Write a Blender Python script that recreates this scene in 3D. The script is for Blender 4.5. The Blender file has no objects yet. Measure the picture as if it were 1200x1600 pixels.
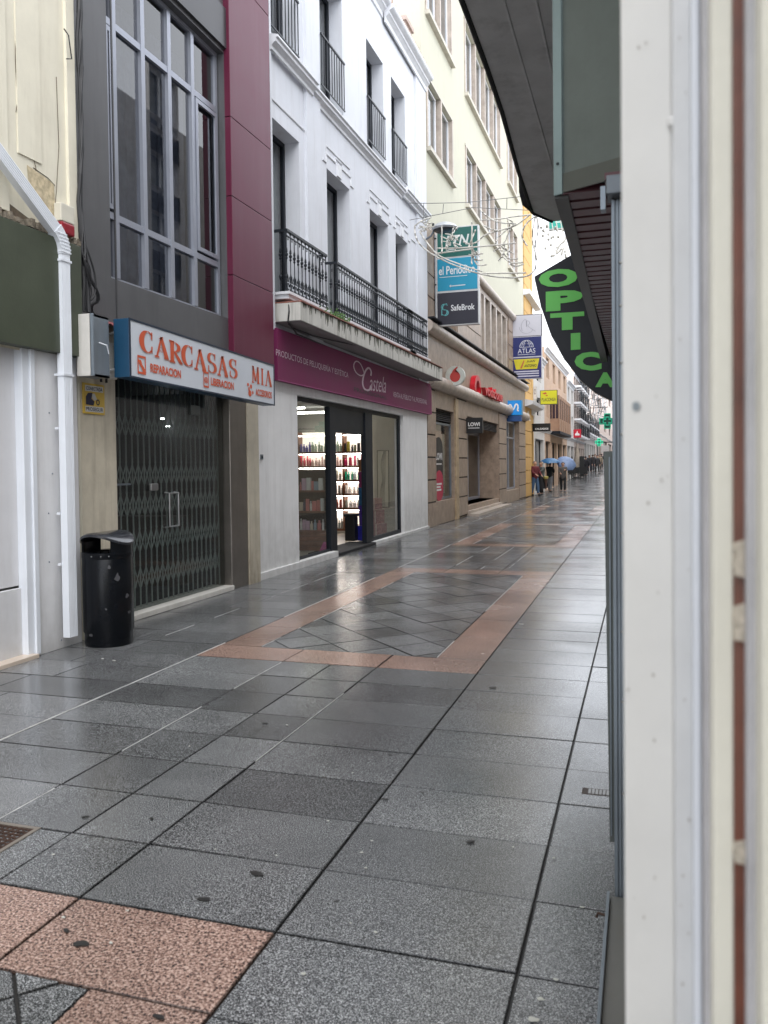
import bpy, bmesh, math, random
import numpy as np
from mathutils import Vector, Matrix
random.seed(7)
R = math.radians
SC = bpy.context.scene
COL = SC.collection

# ------------------------------------------------------------------ camera
F = 1280.0; CAMH = 1.6
th = math.atan(403 / F); pt = 32 / F; rl = .0122
f0 = np.array([-math.sin(th) * math.cos(pt), math.cos(th) * math.cos(pt), -math.sin(pt)])
r_ = np.array([math.cos(th), math.sin(th), 0.]); u_ = np.cross(r_, f0)
rv = r_ * math.cos(rl) - u_ * math.sin(rl); uv = u_ * math.cos(rl) + r_ * math.sin(rl)
CX, CY = 600.29, 758.92
CAMP = np.array([0, 0, CAMH])
cam = bpy.data.cameras.new('camera')
co = bpy.data.objects.new('camera', cam); COL.objects.link(co)
cam.sensor_fit = 'VERTICAL'; cam.sensor_height = 36; cam.sensor_width = 27
cam.lens = F / 1600 * 36
cam.shift_y = (CY - 800) / 1600; cam.shift_x = (600 - CX) / 1600
cam.clip_start = .05; cam.clip_end = 2000
cam.dof.use_dof = True; cam.dof.focus_distance = 14; cam.dof.aperture_fstop = 5.2
m = Matrix([list(rv), list(uv), list(-f0)]).transposed().to_4x4(); m.translation = Vector(CAMP)
co.matrix_world = m
SC.camera = co
# ------------------------------------------------------------------ world, sun
W = bpy.data.worlds.new('World'); SC.world = W; W.use_nodes = True
nt = W.node_tree; nt.nodes.clear()
wo = nt.nodes.new('ShaderNodeOutputWorld'); bg = nt.nodes.new('ShaderNodeBackground')
sk = nt.nodes.new('ShaderNodeTexSky'); sk.sky_type = 'NISHITA'; sk.sun_disc = False
sk.sun_elevation = R(58); sk.sun_rotation = R(150); sk.dust_density = 2; sk.air_density = 1.0
hs = nt.nodes.new('ShaderNodeHueSaturation'); hs.inputs['Saturation'].default_value = .34
cm = nt.nodes.new('ShaderNodeMix'); cm.data_type = 'RGBA'; cm.inputs[0].default_value = .7; cm.inputs[7].default_value = (7.6, 7.9, 8.4, 1)   # cloud layer over the sky
nt.links.new(sk.outputs[0], hs.inputs['Color']); nt.links.new(hs.outputs[0], cm.inputs[6]); nt.links.new(cm.outputs[2], bg.inputs[0])
nt.links.new(bg.outputs[0], wo.inputs[0]); bg.inputs[1].default_value = .15
sl = bpy.data.lights.new('sun', 'SUN'); sl.energy = .9; sl.angle = R(60); sl.color = (1, .97, .93)
so = bpy.data.objects.new('sun', sl); COL.objects.link(so)
so.rotation_euler = (R(32), 0, R(180 - 150))
SC.view_settings.view_transform = 'Standard'; SC.view_settings.look = 'None'
SC.view_settings.exposure = 1.27; SC.view_settings.gamma = 1
SC.cycles.max_bounces = 7; SC.cycles.transparent_max_bounces = 12

# ------------------------------------------------------------------ picture -> place helpers
def ray(px, py): return f0 + rv * (px - CX) / F - uv * (py - CY) / F
def onX(px, py, X): d = ray(px, py); return CAMP + d * (X / d[0])
def onY(px, py, Y): d = ray(px, py); return CAMP + d * (Y / d[1])
def onZ(px, py, Z=0): d = ray(px, py); return CAMP + d * ((Z - CAMH) / d[2])
def yX(px, X, py=700): return float(onX(px, py, X)[1])
def gz(y): return max(0, (y - 48) * .02)

# ------------------------------------------------------------------ mesh helpers
class MB:
    def __init__(s): s.v = []; s.f = []; s.t = []; s.c = []
    def quad(s, a, b, c, d): i = len(s.v); s.v += [tuple(a), tuple(b), tuple(c), tuple(d)]; s.f.append((i, i+1, i+2, i+3)); return s
    def poly(s, ps): i = len(s.v); s.v += [tuple(p) for p in ps]; s.f.append(tuple(range(i, i+len(ps)))); return s
    def box(s, x0, x1, y0, y1, z0, z1, z0b=None, z1b=None):
        # z0b/z1b: other heights at the y1 end
        if z0b is None: z0b = z0
        if z1b is None: z1b = z1
        i = len(s.v)
        s.v += [(x0,y0,z0),(x1,y0,z0),(x1,y1,z0b),(x0,y1,z0b),(x0,y0,z1),(x1,y0,z1),(x1,y1,z1b),(x0,y1,z1b)]
        s.f += [tuple(i+k for k in q) for q in ((0,3,2,1),(4,5,6,7),(0,1,5,4),(1,2,6,5),(2,3,7,6),(3,0,4,7))]
        return s
    def obox(s, c, ax, ay, az):
        c = np.array(c, float); ax, ay, az = (np.array(q, float) for q in (ax, ay, az)); i = len(s.v)
        for sz in (-1, 1):
            for sx, sy in ((-1,-1),(1,-1),(1,1),(-1,1)): s.v.append(tuple(c + ax*sx + ay*sy + az*sz))
        s.f += [tuple(i+k for k in q) for q in ((0,3,2,1),(4,5,6,7),(0,1,5,4),(1,2,6,5),(2,3,7,6),(3,0,4,7))]
        return s
    def tube(s, pts, r, n=8, cap=True):
        pts = [np.array(p, float) for p in pts]; k = len(pts)
        rs = r if isinstance(r, (list, tuple)) else [r]*k
        i0 = len(s.v); prev = None
        for j, p in enumerate(pts):
            t = pts[min(j+1,k-1)] - pts[max(j-1,0)]; t = t / (np.linalg.norm(t)+1e-9)
            if prev is None:
                a = np.array([0,0,1.]) if abs(t[2]) < .9 else np.array([1.,0,0]); a = np.cross(t, a)
            else: a = prev - t*np.dot(prev, t)
            a /= np.linalg.norm(a)+1e-9; prev = a; b = np.cross(t, a)
            for q in range(n):
                an = 2*math.pi*q/n; s.v.append(tuple(p + rs[j]*(a*math.cos(an)+b*math.sin(an))))
        for j in range(k-1):
            for q in range(n):
                q2 = (q+1) % n; a = i0+j*n; b = a+n
                s.f.append((a+q, a+q2, b+q2, b+q))
        if cap:
            s.f.append(tuple(i0+q for q in reversed(range(n)))); s.f.append(tuple(i0+(k-1)*n+q for q in range(n)))
        return s
    def lathe(s, c, prof, n=24, cap=True):
        i0 = len(s.v)
        for (r, z) in prof:
            for q in range(n):
                a = 2*math.pi*q/n; s.v.append((c[0]+r*math.cos(a), c[1]+r*math.sin(a), c[2]+z))
        for j in range(len(prof)-1):
            for q in range(n):
                q2 = (q+1) % n; a = i0+j*n; b = a+n; s.f.append((a+q, a+q2, b+q2, b+q))
        if cap:
            s.f.append(tuple(i0+q for q in reversed(range(n)))); s.f.append(tuple(i0+(len(prof)-1)*n+q for q in range(n)))
        return s
    def prism(s, ps, n, d):
        # flat outline ps extruded by d along n
        n = np.array(n, float)*d; k = len(ps); i = len(s.v)
        s.v += [tuple(p) for p in ps] + [tuple(np.array(p)+n) for p in ps]
        s.f.append(tuple(i+q for q in reversed(range(k)))); s.f.append(tuple(i+k+q for q in range(k)))
        for q in range(k): q2 = (q+1) % k; s.f.append((i+q, i+q2, i+k+q2, i+k+q))
        return s
    def merge(s, vs, fs):
        i = len(s.v); s.v += [tuple(p) for p in vs]; s.f += [tuple(i+k for k in q) for q in fs]; return s

def smooth2(p, it=3):
    for _ in range(it):
        q_ = [p[0]]
        for a_, b_ in zip(p, p[1:]): q_ += [tuple(np.array(a_)*.75+np.array(b_)*.25), tuple(np.array(a_)*.25+np.array(b_)*.75)]
        p = q_+[p[-1]]
    return p
LOC = {}
SPLIT = {'pilaster','casement','hood_side','base_kerb','shelf','upright','ceiling_light','ceiling_spot','bracket','screw','bolt','rivet','baluster','pilaster_strip','pane','bulb','quoin','plaster_crack','tube','cable_gland','bay_post','led_strip','label_moulding','cornice','string_course','frill','paint_scuff','beam','counter','side','light_spray_x'}
def pieces(mb):
    par = list(range(len(mb.v)))
    def fd(a):
        while par[a] != a: par[a] = par[par[a]]; a = par[a]
        return a
    for f in mb.f:
        r0 = fd(f[0])
        for q in f[1:]: par[fd(q)] = r0
    G = {}
    for f in mb.f: G.setdefault(fd(f[0]), []).append(f)
    out = []
    for fs in G.values():
        ids = sorted({i for f in fs for i in f}); mp = {i: k for k, i in enumerate(ids)}; m_ = MB(); m_.v = [mb.v[i] for i in ids]; m_.f = [tuple(mp[i] for i in f) for f in fs]; out.append(m_)
    return out
def obj(name, mb, mat, parent=None, **kw):
    if parent is not None and name in SPLIT:
        P = pieces(mb)
        if 1 < len(P) <= 100: return [obj1(name, p, mat, parent, **kw) for p in P][0]
    return obj1(name, mb, mat, parent, **kw)
def obj1(name, mb, mat, parent=None, loc=(0,0,0), smooth=False, bevel=0, fix=True):
    if parent is not None: loc = LOC[parent.name]
    me = bpy.data.meshes.new(name)
    L = loc
    me.from_pydata([(x-L[0], y-L[1], z-L[2]) for x, y, z in mb.v], [], mb.f)
    if fix:
        bm = bmesh.new(); bm.from_mesh(me)
        if smooth or bevel: bmesh.ops.remove_doubles(bm, verts=bm.verts, dist=1e-5)
        bmesh.ops.recalc_face_normals(bm, faces=bm.faces); bm.to_mesh(me); bm.free()
    o = bpy.data.objects.new(name, me); COL.objects.link(o)
    me.materials.append(mat)
    if smooth:
        for p in me.polygons: p.use_smooth = True
        md = o.modifiers.new('n', 'EDGE_SPLIT'); md.split_angle = R(40)
    if bevel:
        md = o.modifiers.new('b', 'BEVEL'); md.width = bevel; md.segments = 2; md.limit_method = 'ANGLE'
    if parent is not None: o.parent = parent
    else: o.location = L
    LOC[o.name] = L
    return o
def thing(name, label, cat, loc, group=None):
    o = bpy.data.objects.new(name, None); COL.objects.link(o); o.location = [float(q) for q in loc]
    o.empty_display_size = .2
    LOC[o.name] = tuple(float(q) for q in loc); return tag(o, label, cat, group)
def tag(o, label, cat, group=None):
    o['label'] = label; o['category'] = cat
    if group: o['group'] = group
    return o
def struct(o, kind='structure'): o['kind'] = kind; return o

# ------------------------------------------------------------------ materials
MC = {}
def mat(name, c, rough=.6, metal=0, var=.12, vs=2.5, bump=.15, bs=60, dirt=0, dc=(.12,.10,.07), emit=0, spec=.5, streak=1.0, low=0, coat=0, bd=.004):
    if name in MC: return MC[name]
    m = bpy.data.materials.new(name); m.use_nodes = True; N = m.node_tree.nodes; K = m.node_tree.links
    p = N['Principled BSDF']; p.inputs['Metallic'].default_value = metal
    p.inputs['Specular IOR Level'].default_value = spec
    if coat: p.inputs['Coat Weight'].default_value = coat; p.inputs['Coat Roughness'].default_value = .08
    g = N.new('ShaderNodeNewGeometry'); 
    n1 = N.new('ShaderNodeTexNoise'); n1.inputs['Scale'].default_value = vs; n1.inputs['Detail'].default_value = 6; n1.inputs['Roughness'].default_value = .65
    K.new(g.outputs['Position'], n1.inputs['Vector'])
    mx = N.new('ShaderNodeMix'); mx.data_type = 'RGBA'
    mx.inputs[6].default_value = (*[q*(1-var) for q in c], 1); mx.inputs[7].default_value = (*[min(1, q*(1+var)) for q in c], 1)
    mr = N.new('ShaderNodeMapRange'); mr.inputs[1].default_value = .3; mr.inputs[2].default_value = .7
    K.new(n1.outputs['Fac'], mr.inputs[0]); K.new(mr.outputs[0], mx.inputs[0])
    out = mx.outputs[2]
    if dirt:
        mp = N.new('ShaderNodeMapping'); mp.inputs['Scale'].default_value = (3.5, 3.5, .35*streak)
        K.new(g.outputs['Position'], mp.inputs[0])
        n2 = N.new('ShaderNodeTexNoise'); n2.inputs['Scale'].default_value = 1.6; n2.inputs['Detail'].default_value = 8; n2.inputs['Roughness'].default_value = .7
        K.new(mp.outputs[0], n2.inputs['Vector'])
        r2 = N.new('ShaderNodeMapRange'); r2.inputs[1].default_value = .5; r2.inputs[2].default_value = .8; r2.inputs[4].default_value = dirt
        K.new(n2.outputs['Fac'], r2.inputs[0]); fac = r2.outputs[0]
        if low:   # splash stains close to the ground
            sx = N.new('ShaderNodeSeparateXYZ'); K.new(g.outputs['Position'], sx.inputs[0])
            r3 = N.new('ShaderNodeMapRange'); r3.inputs[1].default_value = low; r3.inputs[2].default_value = 0; r3.inputs[4].default_value = .85
            K.new(sx.outputs[2], r3.inputs[0])
            n3 = N.new('ShaderNodeTexNoise'); n3.inputs['Scale'].default_value = 7; n3.inputs['Detail'].default_value = 7
            K.new(g.outputs['Position'], n3.inputs['Vector'])
            mm = N.new('ShaderNodeMath'); mm.operation = 'MULTIPLY'; K.new(r3.outputs[0], mm.inputs[0]); K.new(n3.outputs['Fac'], mm.inputs[1])
            ma = N.new('ShaderNodeMath'); ma.operation = 'ADD'; ma.use_clamp = True; K.new(mm.outputs[0], ma.inputs[0]); K.new(fac, ma.inputs[1]); fac = ma.outputs[0]
        m2 = N.new('ShaderNodeMix'); m2.data_type = 'RGBA'; m2.inputs[7].default_value = (*dc, 1)
        K.new(out, m2.inputs[6]); K.new(fac, m2.inputs[0]); out = m2.outputs[2]
    K.new(out, p.inputs['Base Color'])
    rr = N.new('ShaderNodeMapRange'); rr.inputs[3].default_value = max(0, rough*.8); rr.inputs[4].default_value = min(1, rough*1.2)
    K.new(n1.outputs['Fac'], rr.inputs[0]); K.new(rr.outputs[0], p.inputs['Roughness'])
    if bump:
        n4 = N.new('ShaderNodeTexNoise'); n4.inputs['Scale'].default_value = bs; n4.inputs['Detail'].default_value = 4
        K.new(g.outputs['Position'], n4.inputs['Vector'])
        b = N.new('ShaderNodeBump'); b.inputs['Strength'].default_value = bump; b.inputs['Distance'].default_value = bd
        K.new(n4.outputs['Fac'], b.inputs['Height']); K.new(b.outputs[0], p.inputs['Normal'])
    if emit:
        p.inputs['Emission Strength'].default_value = emit; K.new(out, p.inputs['Emission Color'])
    MC[name] = m; return m
def glass(name, tint=(.9,.95,.93), extra=.04, rough=.02):
    if name in MC: return MC[name]
    m = bpy.data.materials.new(name); m.use_nodes = True; N = m.node_tree.nodes; K = m.node_tree.links; N.clear()
    o = N.new('ShaderNodeOutputMaterial'); t = N.new('ShaderNodeBsdfTransparent'); g = N.new('ShaderNodeBsdfGlossy')
    t.inputs[0].default_value = (*tint, 1); g.inputs['Roughness'].default_value = rough
    ge = N.new('ShaderNodeNewGeometry'); dt = N.new('ShaderNodeVectorMath'); dt.operation = 'DOT_PRODUCT'; K.new(ge.outputs['Incoming'], dt.inputs[0]); K.new(ge.outputs['Normal'], dt.inputs[1])
    ab = N.new('ShaderNodeMath'); ab.operation = 'ABSOLUTE'; K.new(dt.outputs['Value'], ab.inputs[0])
    om = N.new('ShaderNodeMath'); om.operation = 'SUBTRACT'; om.inputs[0].default_value = 1; K.new(ab.outputs[0], om.inputs[1])
    pw = N.new('ShaderNodeMath'); pw.operation = 'POWER'; pw.inputs[1].default_value = 4.2; K.new(om.outputs[0], pw.inputs[0])
    ad = N.new('ShaderNodeMath'); ad.operation = 'ADD'; ad.use_clamp = True; ad.inputs[1].default_value = .04+extra; K.new(pw.outputs[0], ad.inputs[0])
    mx = N.new('ShaderNodeMixShader'); K.new(ad.outputs[0], mx.inputs[0]); K.new(t.outputs[0], mx.inputs[1]); K.new(g.outputs[0], mx.inputs[2]); K.new(mx.outputs[0], o.inputs[0])
    MC[name] = m; return m
def plain(c, rough=.5, emit=0, metal=0):
    return mat('c%s_%s_%s' % (tuple(round(q,3) for q in c), rough, emit), c, rough, metal, .08, 6, .05, 80, emit=emit)

def granite(name, c1, c2, c3, fs, lo=.16, hi=.42):
    m = bpy.data.materials.new(name); m.use_nodes = True; N = m.node_tree.nodes; K = m.node_tree.links; p = N['Principled BSDF']
    g = N.new('ShaderNodeNewGeometry')
    n = N.new('ShaderNodeTexNoise'); n.inputs['Scale'].default_value = fs; n.inputs['Detail'].default_value = 2.5; n.inputs['Roughness'].default_value = .75
    K.new(g.outputs['Position'], n.inputs['Vector'])
    cr = N.new('ShaderNodeValToRGB'); e = cr.color_ramp.elements; e[0].position = .38; e[0].color = (*c1,1); e[1].position = .66; e[1].color = (*c3,1)
    k = e.new(.5); k.color = (*c2,1); K.new(n.outputs['Fac'], cr.inputs[0])
    at = N.new('ShaderNodeVertexColor'); at.layer_name = 'tone'
    mu = N.new('ShaderNodeMix'); mu.data_type = 'RGBA'; mu.blend_type = 'MULTIPLY'; mu.inputs[0].default_value = 1
    K.new(cr.outputs[0], mu.inputs[6]); K.new(at.outputs[0], mu.inputs[7])
    # worn / grimy patches
    w = N.new('ShaderNodeTexNoise'); w.inputs['Scale'].default_value = 1.1; w.inputs['Detail'].default_value = 6; w.inputs['Roughness'].default_value = .6; K.new(g.outputs['Position'], w.inputs['Vector'])
    wr = N.new('ShaderNodeMapRange'); wr.inputs[1].default_value = .35; wr.inputs[2].default_value = .68; wr.inputs[3].default_value = .72; wr.inputs[4].default_value = 1.1; K.new(w.outputs['Fac'], wr.inputs[0])
    m3 = N.new('ShaderNodeMix'); m3.data_type = 'RGBA'; m3.blend_type = 'MULTIPLY'; m3.inputs[0].default_value = 1
    K.new(mu.outputs[2], m3.inputs[6]); K.new(wr.outputs[0], m3.inputs[7]); K.new(m3.outputs[2], p.inputs['Base Color'])
    # wet film: smoother patches
    w2 = N.new('ShaderNodeTexNoise'); w2.inputs['Scale'].default_value = .9; w2.inputs['Detail'].default_value = 5; w2.inputs['Distortion'].default_value = .4; K.new(g.outputs['Position'], w2.inputs['Vector'])
    rr = N.new('ShaderNodeMapRange'); rr.inputs[1].default_value = .38; rr.inputs[2].default_value = .64; rr.inputs[3].default_value = lo; rr.inputs[4].default_value = hi
    K.new(w2.outputs['Fac'], rr.inputs[0]); K.new(rr.outputs[0], p.inputs['Roughness'])
    p.inputs['Specular IOR Level'].default_value = .5
    b = N.new('ShaderNodeBump'); b.inputs['Strength'].default_value = .30; b.inputs['Distance'].default_value = .0016
    n5 = N.new('ShaderNodeTexNoise'); n5.inputs['Scale'].default_value = 160; n5.inputs['Detail'].default_value = 3; K.new(g.outputs['Position'], n5.inputs['Vector'])
    K.new(n5.outputs['Fac'], b.inputs['Height']); K.new(b.outputs[0], p.inputs['Normal'])
    return m
G_DARK = granite('granite_dark', (.012,.013,.014), (.060,.062,.064), (.50,.51,.52), 240, .13, .27)
G_PINK = granite('granite_pink', (.030,.024,.024), (.30,.18,.14), (.62,.47,.40), 105, .15, .30)
JOINT = mat('joint', (.022,.021,.020), .5, bs=30)
MORTAR = mat('mortar', (.42,.42,.41), .5, var=.35, vs=9)

WHITE = mat('white_render', (.67,.69,.74), .75, var=.04, dirt=.45, dc=(.46,.46,.47), bump=.3, bs=25)
WHITE_G = mat('white_render_ground', (.80,.80,.80), .75, var=.05, dirt=.35, dc=(.36,.35,.33), low=1.0, bump=.5, bs=35)
TRIM = mat('white_trim', (.72,.73,.76), .65, var=.05, dirt=.3, dc=(.3,.3,.3))
CREAM = mat('cream_render', (.72,.68,.56), .8, var=.06, dirt=.35, dc=(.35,.30,.22), bump=.4, bs=12)
CREAM_D = mat('cream_dirty', (.55,.50,.40), .8, var=.15, dirt=.75, dc=(.22,.18,.13), low=.9, bump=.5, bs=20)
BEIGE = mat('beige_render', (.50,.49,.40), .8, var=.04, dirt=.2, dc=(.34,.33,.28))
SILLB = mat('beige_sill', (.52,.49,.43), .7, dirt=.4, dc=(.3,.28,.24))
def stone_mat(name, c, dc, sc):
    m = mat(name, c, .45, var=.25, vs=sc, dirt=.7, dc=dc, streak=6, bump=.2)
    return m
STONE = stone_mat('brown_stone', (.32,.245,.19), (.11,.075,.058), 4)
STONEJ = mat('stone_joint', (.03,.024,.02), .8)
STONE_L = stone_mat('pale_stone', (.42,.36,.31), (.24,.19,.16), 3)
GREYCLAD = mat('grey_cladding', (.115,.115,.12), .42, .3, var=.08, dirt=.4, dc=(.06,.06,.058), bump=.08, bs=6)
GREYCLAD_D = mat('dark_cladding', (.07,.07,.075), .4, .3, var=.08, bump=.03)
PURPLE = mat('purple_cladding', (.115,.014,.040), .38, .1, var=.06, dirt=.13, dc=(.26,.13,.18), streak=.5, bump=0, spec=.35)
MAGENTA = mat('magenta_sign', (.17,.008,.075), .6, 0, var=.10, vs=1.2, bump=.15, bs=5, bd=.02)
ALU = mat('aluminium', (.36,.38,.44), .35, .55, var=.06, bump=.02)
STEEL = mat('galvanised', (.20,.23,.26), .42, .6, var=.15, dirt=.3, dc=(.10,.11,.12), bump=.05)
STEEL_D = mat('dark_green_steel', (.09,.10,.095), .5, .4, var=.15, dirt=.3, dc=(.04,.045,.04))
INOX = mat('stainless', (.24,.22,.20), .3, .8, var=.15, dirt=.3, dc=(.12,.10,.09), bump=.03)
DARKFR = mat('dark_frame', (.012,.015,.021), .5, 0, var=.1, bump=.02, spec=.25)
IRON = mat('wrought_iron', (.010,.014,.020), .4, .2, var=.2, bump=.2)
BLACKP = mat('bin_black', (.004,.005,.007), .25, 0, var=.3, vs=12, bump=.05, coat=0, spec=.22)
PIPE = mat('pipe_white', (.72,.75,.80), .35, 0, var=.04, dirt=.15, dc=(.4,.4,.38), bump=.03)
WPANEL = mat('white_panel', (.70,.70,.71), .5, 0, var=.06, dirt=.35, dc=(.36,.35,.34), low=.8, bump=.1, bs=8)
GREENB = mat('olive_fascia', (.055,.065,.042), .45, 0, var=.15, dirt=.3, dc=(.03,.035,.02))
CURT = mat('curtain', (.42,.42,.41), .9, var=.12, vs=9, bump=.1)
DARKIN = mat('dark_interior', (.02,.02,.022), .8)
GL = glass('glass_clear'); GLD = glass('glass_dark', (.42,.45,.50), .07); GLU = glass('glass_upper', (.55,.6,.62), .08)
GLG = glass('glass_grille', (.74,.77,.76), .0)

# ------------------------------------------------------------------ text
TC = {}
def text_geo(s, bold=0.0, shear=0.0):
    key = (s, bold, shear)
    if key in TC: return TC[key]
    cu = bpy.data.curves.new('t', 'FONT'); cu.body = s; cu.offset = bold; cu.shear = shear; cu.resolution_u = 3
    o = bpy.data.objects.new('t', cu); COL.objects.link(o); dg = bpy.context.evaluated_depsgraph_get(); dg.update()
    me = bpy.data.meshes.new_from_object(o.evaluated_get(dg))
    vs = np.array([v.co[:] for v in me.vertices]); fs = [tuple(p.vertices) for p in me.polygons]
    bpy.data.objects.remove(o); bpy.data.meshes.remove(me)
    lo = vs.min(0); hi = vs.max(0); vs = (vs - lo) / np.maximum(hi - lo, 1e-6)
    TC[key] = (vs, fs); return TC[key]
def put_text(mb, s, O, U, V, bold=0.0, shear=0.0, N=None, d=.004):
    O, U, V = (np.array(q, float) for q in (O, U, V)); vs, fs = text_geo(s, bold, shear)
    n = np.cross(U, V); n /= np.linalg.norm(n)
    mb.merge([O + U*a + V*b + n*d for a, b, _ in vs], fs); return mb
def stroke(mb, pts, w, O, U, V, d=.004, closed=False):
    """flat pen stroke through 2-D pts (in U,V units); w = width or list, in U units measured along V-normal"""
    O, U, V = (np.array(q, float) for q in (O, U, V)); n = np.cross(U, V); n /= np.linalg.norm(n)
    P = [np.array(p, float) for p in pts]; k = len(P); ws = w if isinstance(w, (list, tuple)) else [w]*k
    L = []
    for j in range(k):
        t = P[min(j+1,k-1)] - P[max(j-1,0)]; t /= np.linalg.norm(t)+1e-9; nn = np.array([-t[1], t[0]])*ws[j]/2
        L.append((P[j]+nn, P[j]-nn))
    q3 = lambda q: O + U*q[0] + V*q[1] + n*d
    for j in range(k-1): mb.quad(q3(L[j][1]), q3(L[j+1][1]), q3(L[j+1][0]), q3(L[j][0]))
    return mb
def arc(cx, cy, rx, ry, a0, a1, n=16): return [(cx+rx*math.cos(R(a0+(a1-a0)*i/n)), cy+ry*math.sin(R(a0+(a1-a0)*i/n))) for i in range(n+1)]
def disc(mb, cx, cy, rx, ry, O, U, V, d=.004, n=24):
    O, U, V = (np.array(q, float) for q in (O, U, V)); nn = np.cross(U, V); nn /= np.linalg.norm(nn)
    mb.poly([O+U*(cx+rx*math.cos(2*math.pi*i/n))+V*(cy+ry*math.sin(2*math.pi*i/n))+nn*d for i in range(n)]); return mb
def pgon(mb, ps, O, U, V, d=.004):
    O, U, V = (np.array(q, float) for q in (O, U, V)); nn = np.cross(U, V); nn /= np.linalg.norm(nn)
    mb.poly([O+U*a+V*b+nn*d for a, b in ps]); return mb

# wall with rectangular openings, facing +X, reveals going back
def wallx(mb, X, y0, y1, z0, z1, ops, dep=.3, th=.0):
    ys = sorted({y0, y1, *[q for o in ops for q in o[:2] if y0 < q < y1]}); zs = sorted({z0, z1, *[q for o in ops for q in o[2:4] if z0 < q < z1]})
    for a, b in zip(ys, ys[1:]):
        for c, d in zip(zs, zs[1:]):
            my, mz = (a+b)/2, (c+d)/2
            if any(o[0] < my < o[1] and o[2] < mz < o[3] for o in ops): continue
            mb.quad((X,a,c), (X,b,c), (X,b,d), (X,a,d))
    for o in ops:
        a, b, c, d = o[:4]; D = X-(o[4] if len(o) > 4 else dep)
        mb.quad((X,a,c),(X,a,d),(D,a,d),(D,a,c)); mb.quad((X,b,d),(X,b,c),(D,b,c),(D,b,d))
        mb.quad((X,a,d),(X,b,d),(D,b,d),(D,a,d)); mb.quad((X,b,c),(X,a,c),(D,a,c),(D,b,c))
    return mb
def hull(mb, X, D, y0, y1, z0, z1):
    """back, sides and top of a building, open to the street"""
    mb.quad((X,y0,z0),(X,y0,z1),(D,y0,z1),(D,y0,z0)); mb.quad((X,y1,z1),(X,y1,z0),(D,y1,z0),(D,y1,z1))
    mb.quad((X,y0,z1),(X,y1,z1),(D,y1,z1),(D,y0,z1)); mb.quad((D,y0,z0),(D,y0,z1),(D,y1,z1),(D,y1,z0)); return mb
def window(par, X, a, b, c, d, fm, fw=.06, mull=1, trans=(), pane=None, back=CURT, bd=.12, name='window'):
    fr = MB(); t = .05
    fr.box(X-t, X, a, a+fw, c, d); fr.box(X-t, X, b-fw, b, c, d); fr.box(X-t, X, a+fw, b-fw, d-fw, d); fr.box(X-t, X, a+fw, b-fw, c, c+fw)
    for i in range(1, mull+1):
        y = a+(b-a)*i/(mull+1)
        if mull: fr.box(X-t, X+.004, y-fw*.6, y+fw*.6, c+fw, d-fw)
    for z in trans: fr.box(X-t, X+.002, a+fw, b-fw, z-fw*.5, z+fw*.5)
    w = obj(name, fr, fm, par)
    obj('pane', MB().quad((X-.03,a+.01,c+.01),(X-.03,b-.01,c+.01),(X-.03,b-.01,d-.01),(X-.03,a+.01,d-.01)), pane or GLU, w)
    if back is not None:
        cb = MB(); k = 14
        if back is CURT:
            for i in range(k):
                y = a+(b-a)*i/k; y2 = a+(b-a)*(i+1)/k; o1 = .012*(i % 2); o2 = .012*((i+1) % 2)
                cb.quad((X-bd-o1,y,c),(X-bd-o2,y2,c),(X-bd-o2,y2,d),(X-bd-o1,y,d))
        else: cb.quad((X-bd,a,c),(X-bd,b,c),(X-bd,b,d),(X-bd,a,d))
        obj('curtain' if back is CURT else 'room_backdrop', cb, back, w)
    return w

# ================================================================== GROUND
g = MB(); ysx = [-12, 0, 20, 48, 80, 130, 200, 320]
for a, b in zip(ysx, ysx[1:]): g.quad((-60,a,gz(a)-.014),(60,a,gz(a)-.014),(60,b,gz(b)-.014),(-60,b,gz(b)-.014))
struct(obj('ground', g, JOINT))
def slab(mb, ps, tone, gap=.0046, jit=.0016):
    P = np.array(ps, float); c = P.mean(0); k = len(P)
    area = 0
    for i in range(k): x1, y1 = P[i]; x2, y2 = P[(i+1) % k]; area += x1*y2-x2*y1
    if abs(area) < .004: return
    if area < 0: P = P[::-1]
    n = []
    for i in range(k):   # inset
        e1 = P[i]-P[i-1]; e2 = P[(i+1) % k]-P[i]; e1 /= np.linalg.norm(e1)+1e-9; e2 /= np.linalg.norm(e2)+1e-9
        n1 = np.array([-e1[1], e1[0]]); n2 = np.array([-e2[1], e2[0]]); bi = n1+n2; L = np.dot(bi, bi)
        n.append(P[i] + bi*(2*gap/max(L, .3)))
    h = random.uniform(-jit, jit); tx = random.uniform(-.003, .003); ty = random.uniform(-.003, .003)
    base = len(mb.v)
    zf = lambda q: gz(q[1]) + h + tx*(q[0]-c[0]) + ty*(q[1]-c[1])
    ins = []; in2 = []
    for i in range(k):
        v = n[i]-c; L_ = max(np.linalg.norm(v), .05); ins.append(c + v*(1 - .0035/L_)); in2.append(c + v*(1 - min(.45, random.uniform(.005, .011)/L_)))
    mb.v += [(q[0], q[1], zf(q)) for q in in2] + [(q[0], q[1], zf(q)) for q in ins] + [(q[0], q[1], zf(q)-.003) for q in n] + [(q[0], q[1], zf(q)-.016) for q in n]
    mb.f.append(tuple(base+i for i in range(k)))
    for r0 in (0, k, 2*k):
        for i in range(k): j = (i+1) % k; mb.f.append((base+r0+j, base+r0+i, base+r0+k+i, base+r0+k+j))
    e = random.choice([.4, .55, .7, .9])
    mb.c += [tone]*k + [tone*e*random.uniform(.7, 1.2) for _ in range(k)] + [.35]*(2*k)
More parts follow.
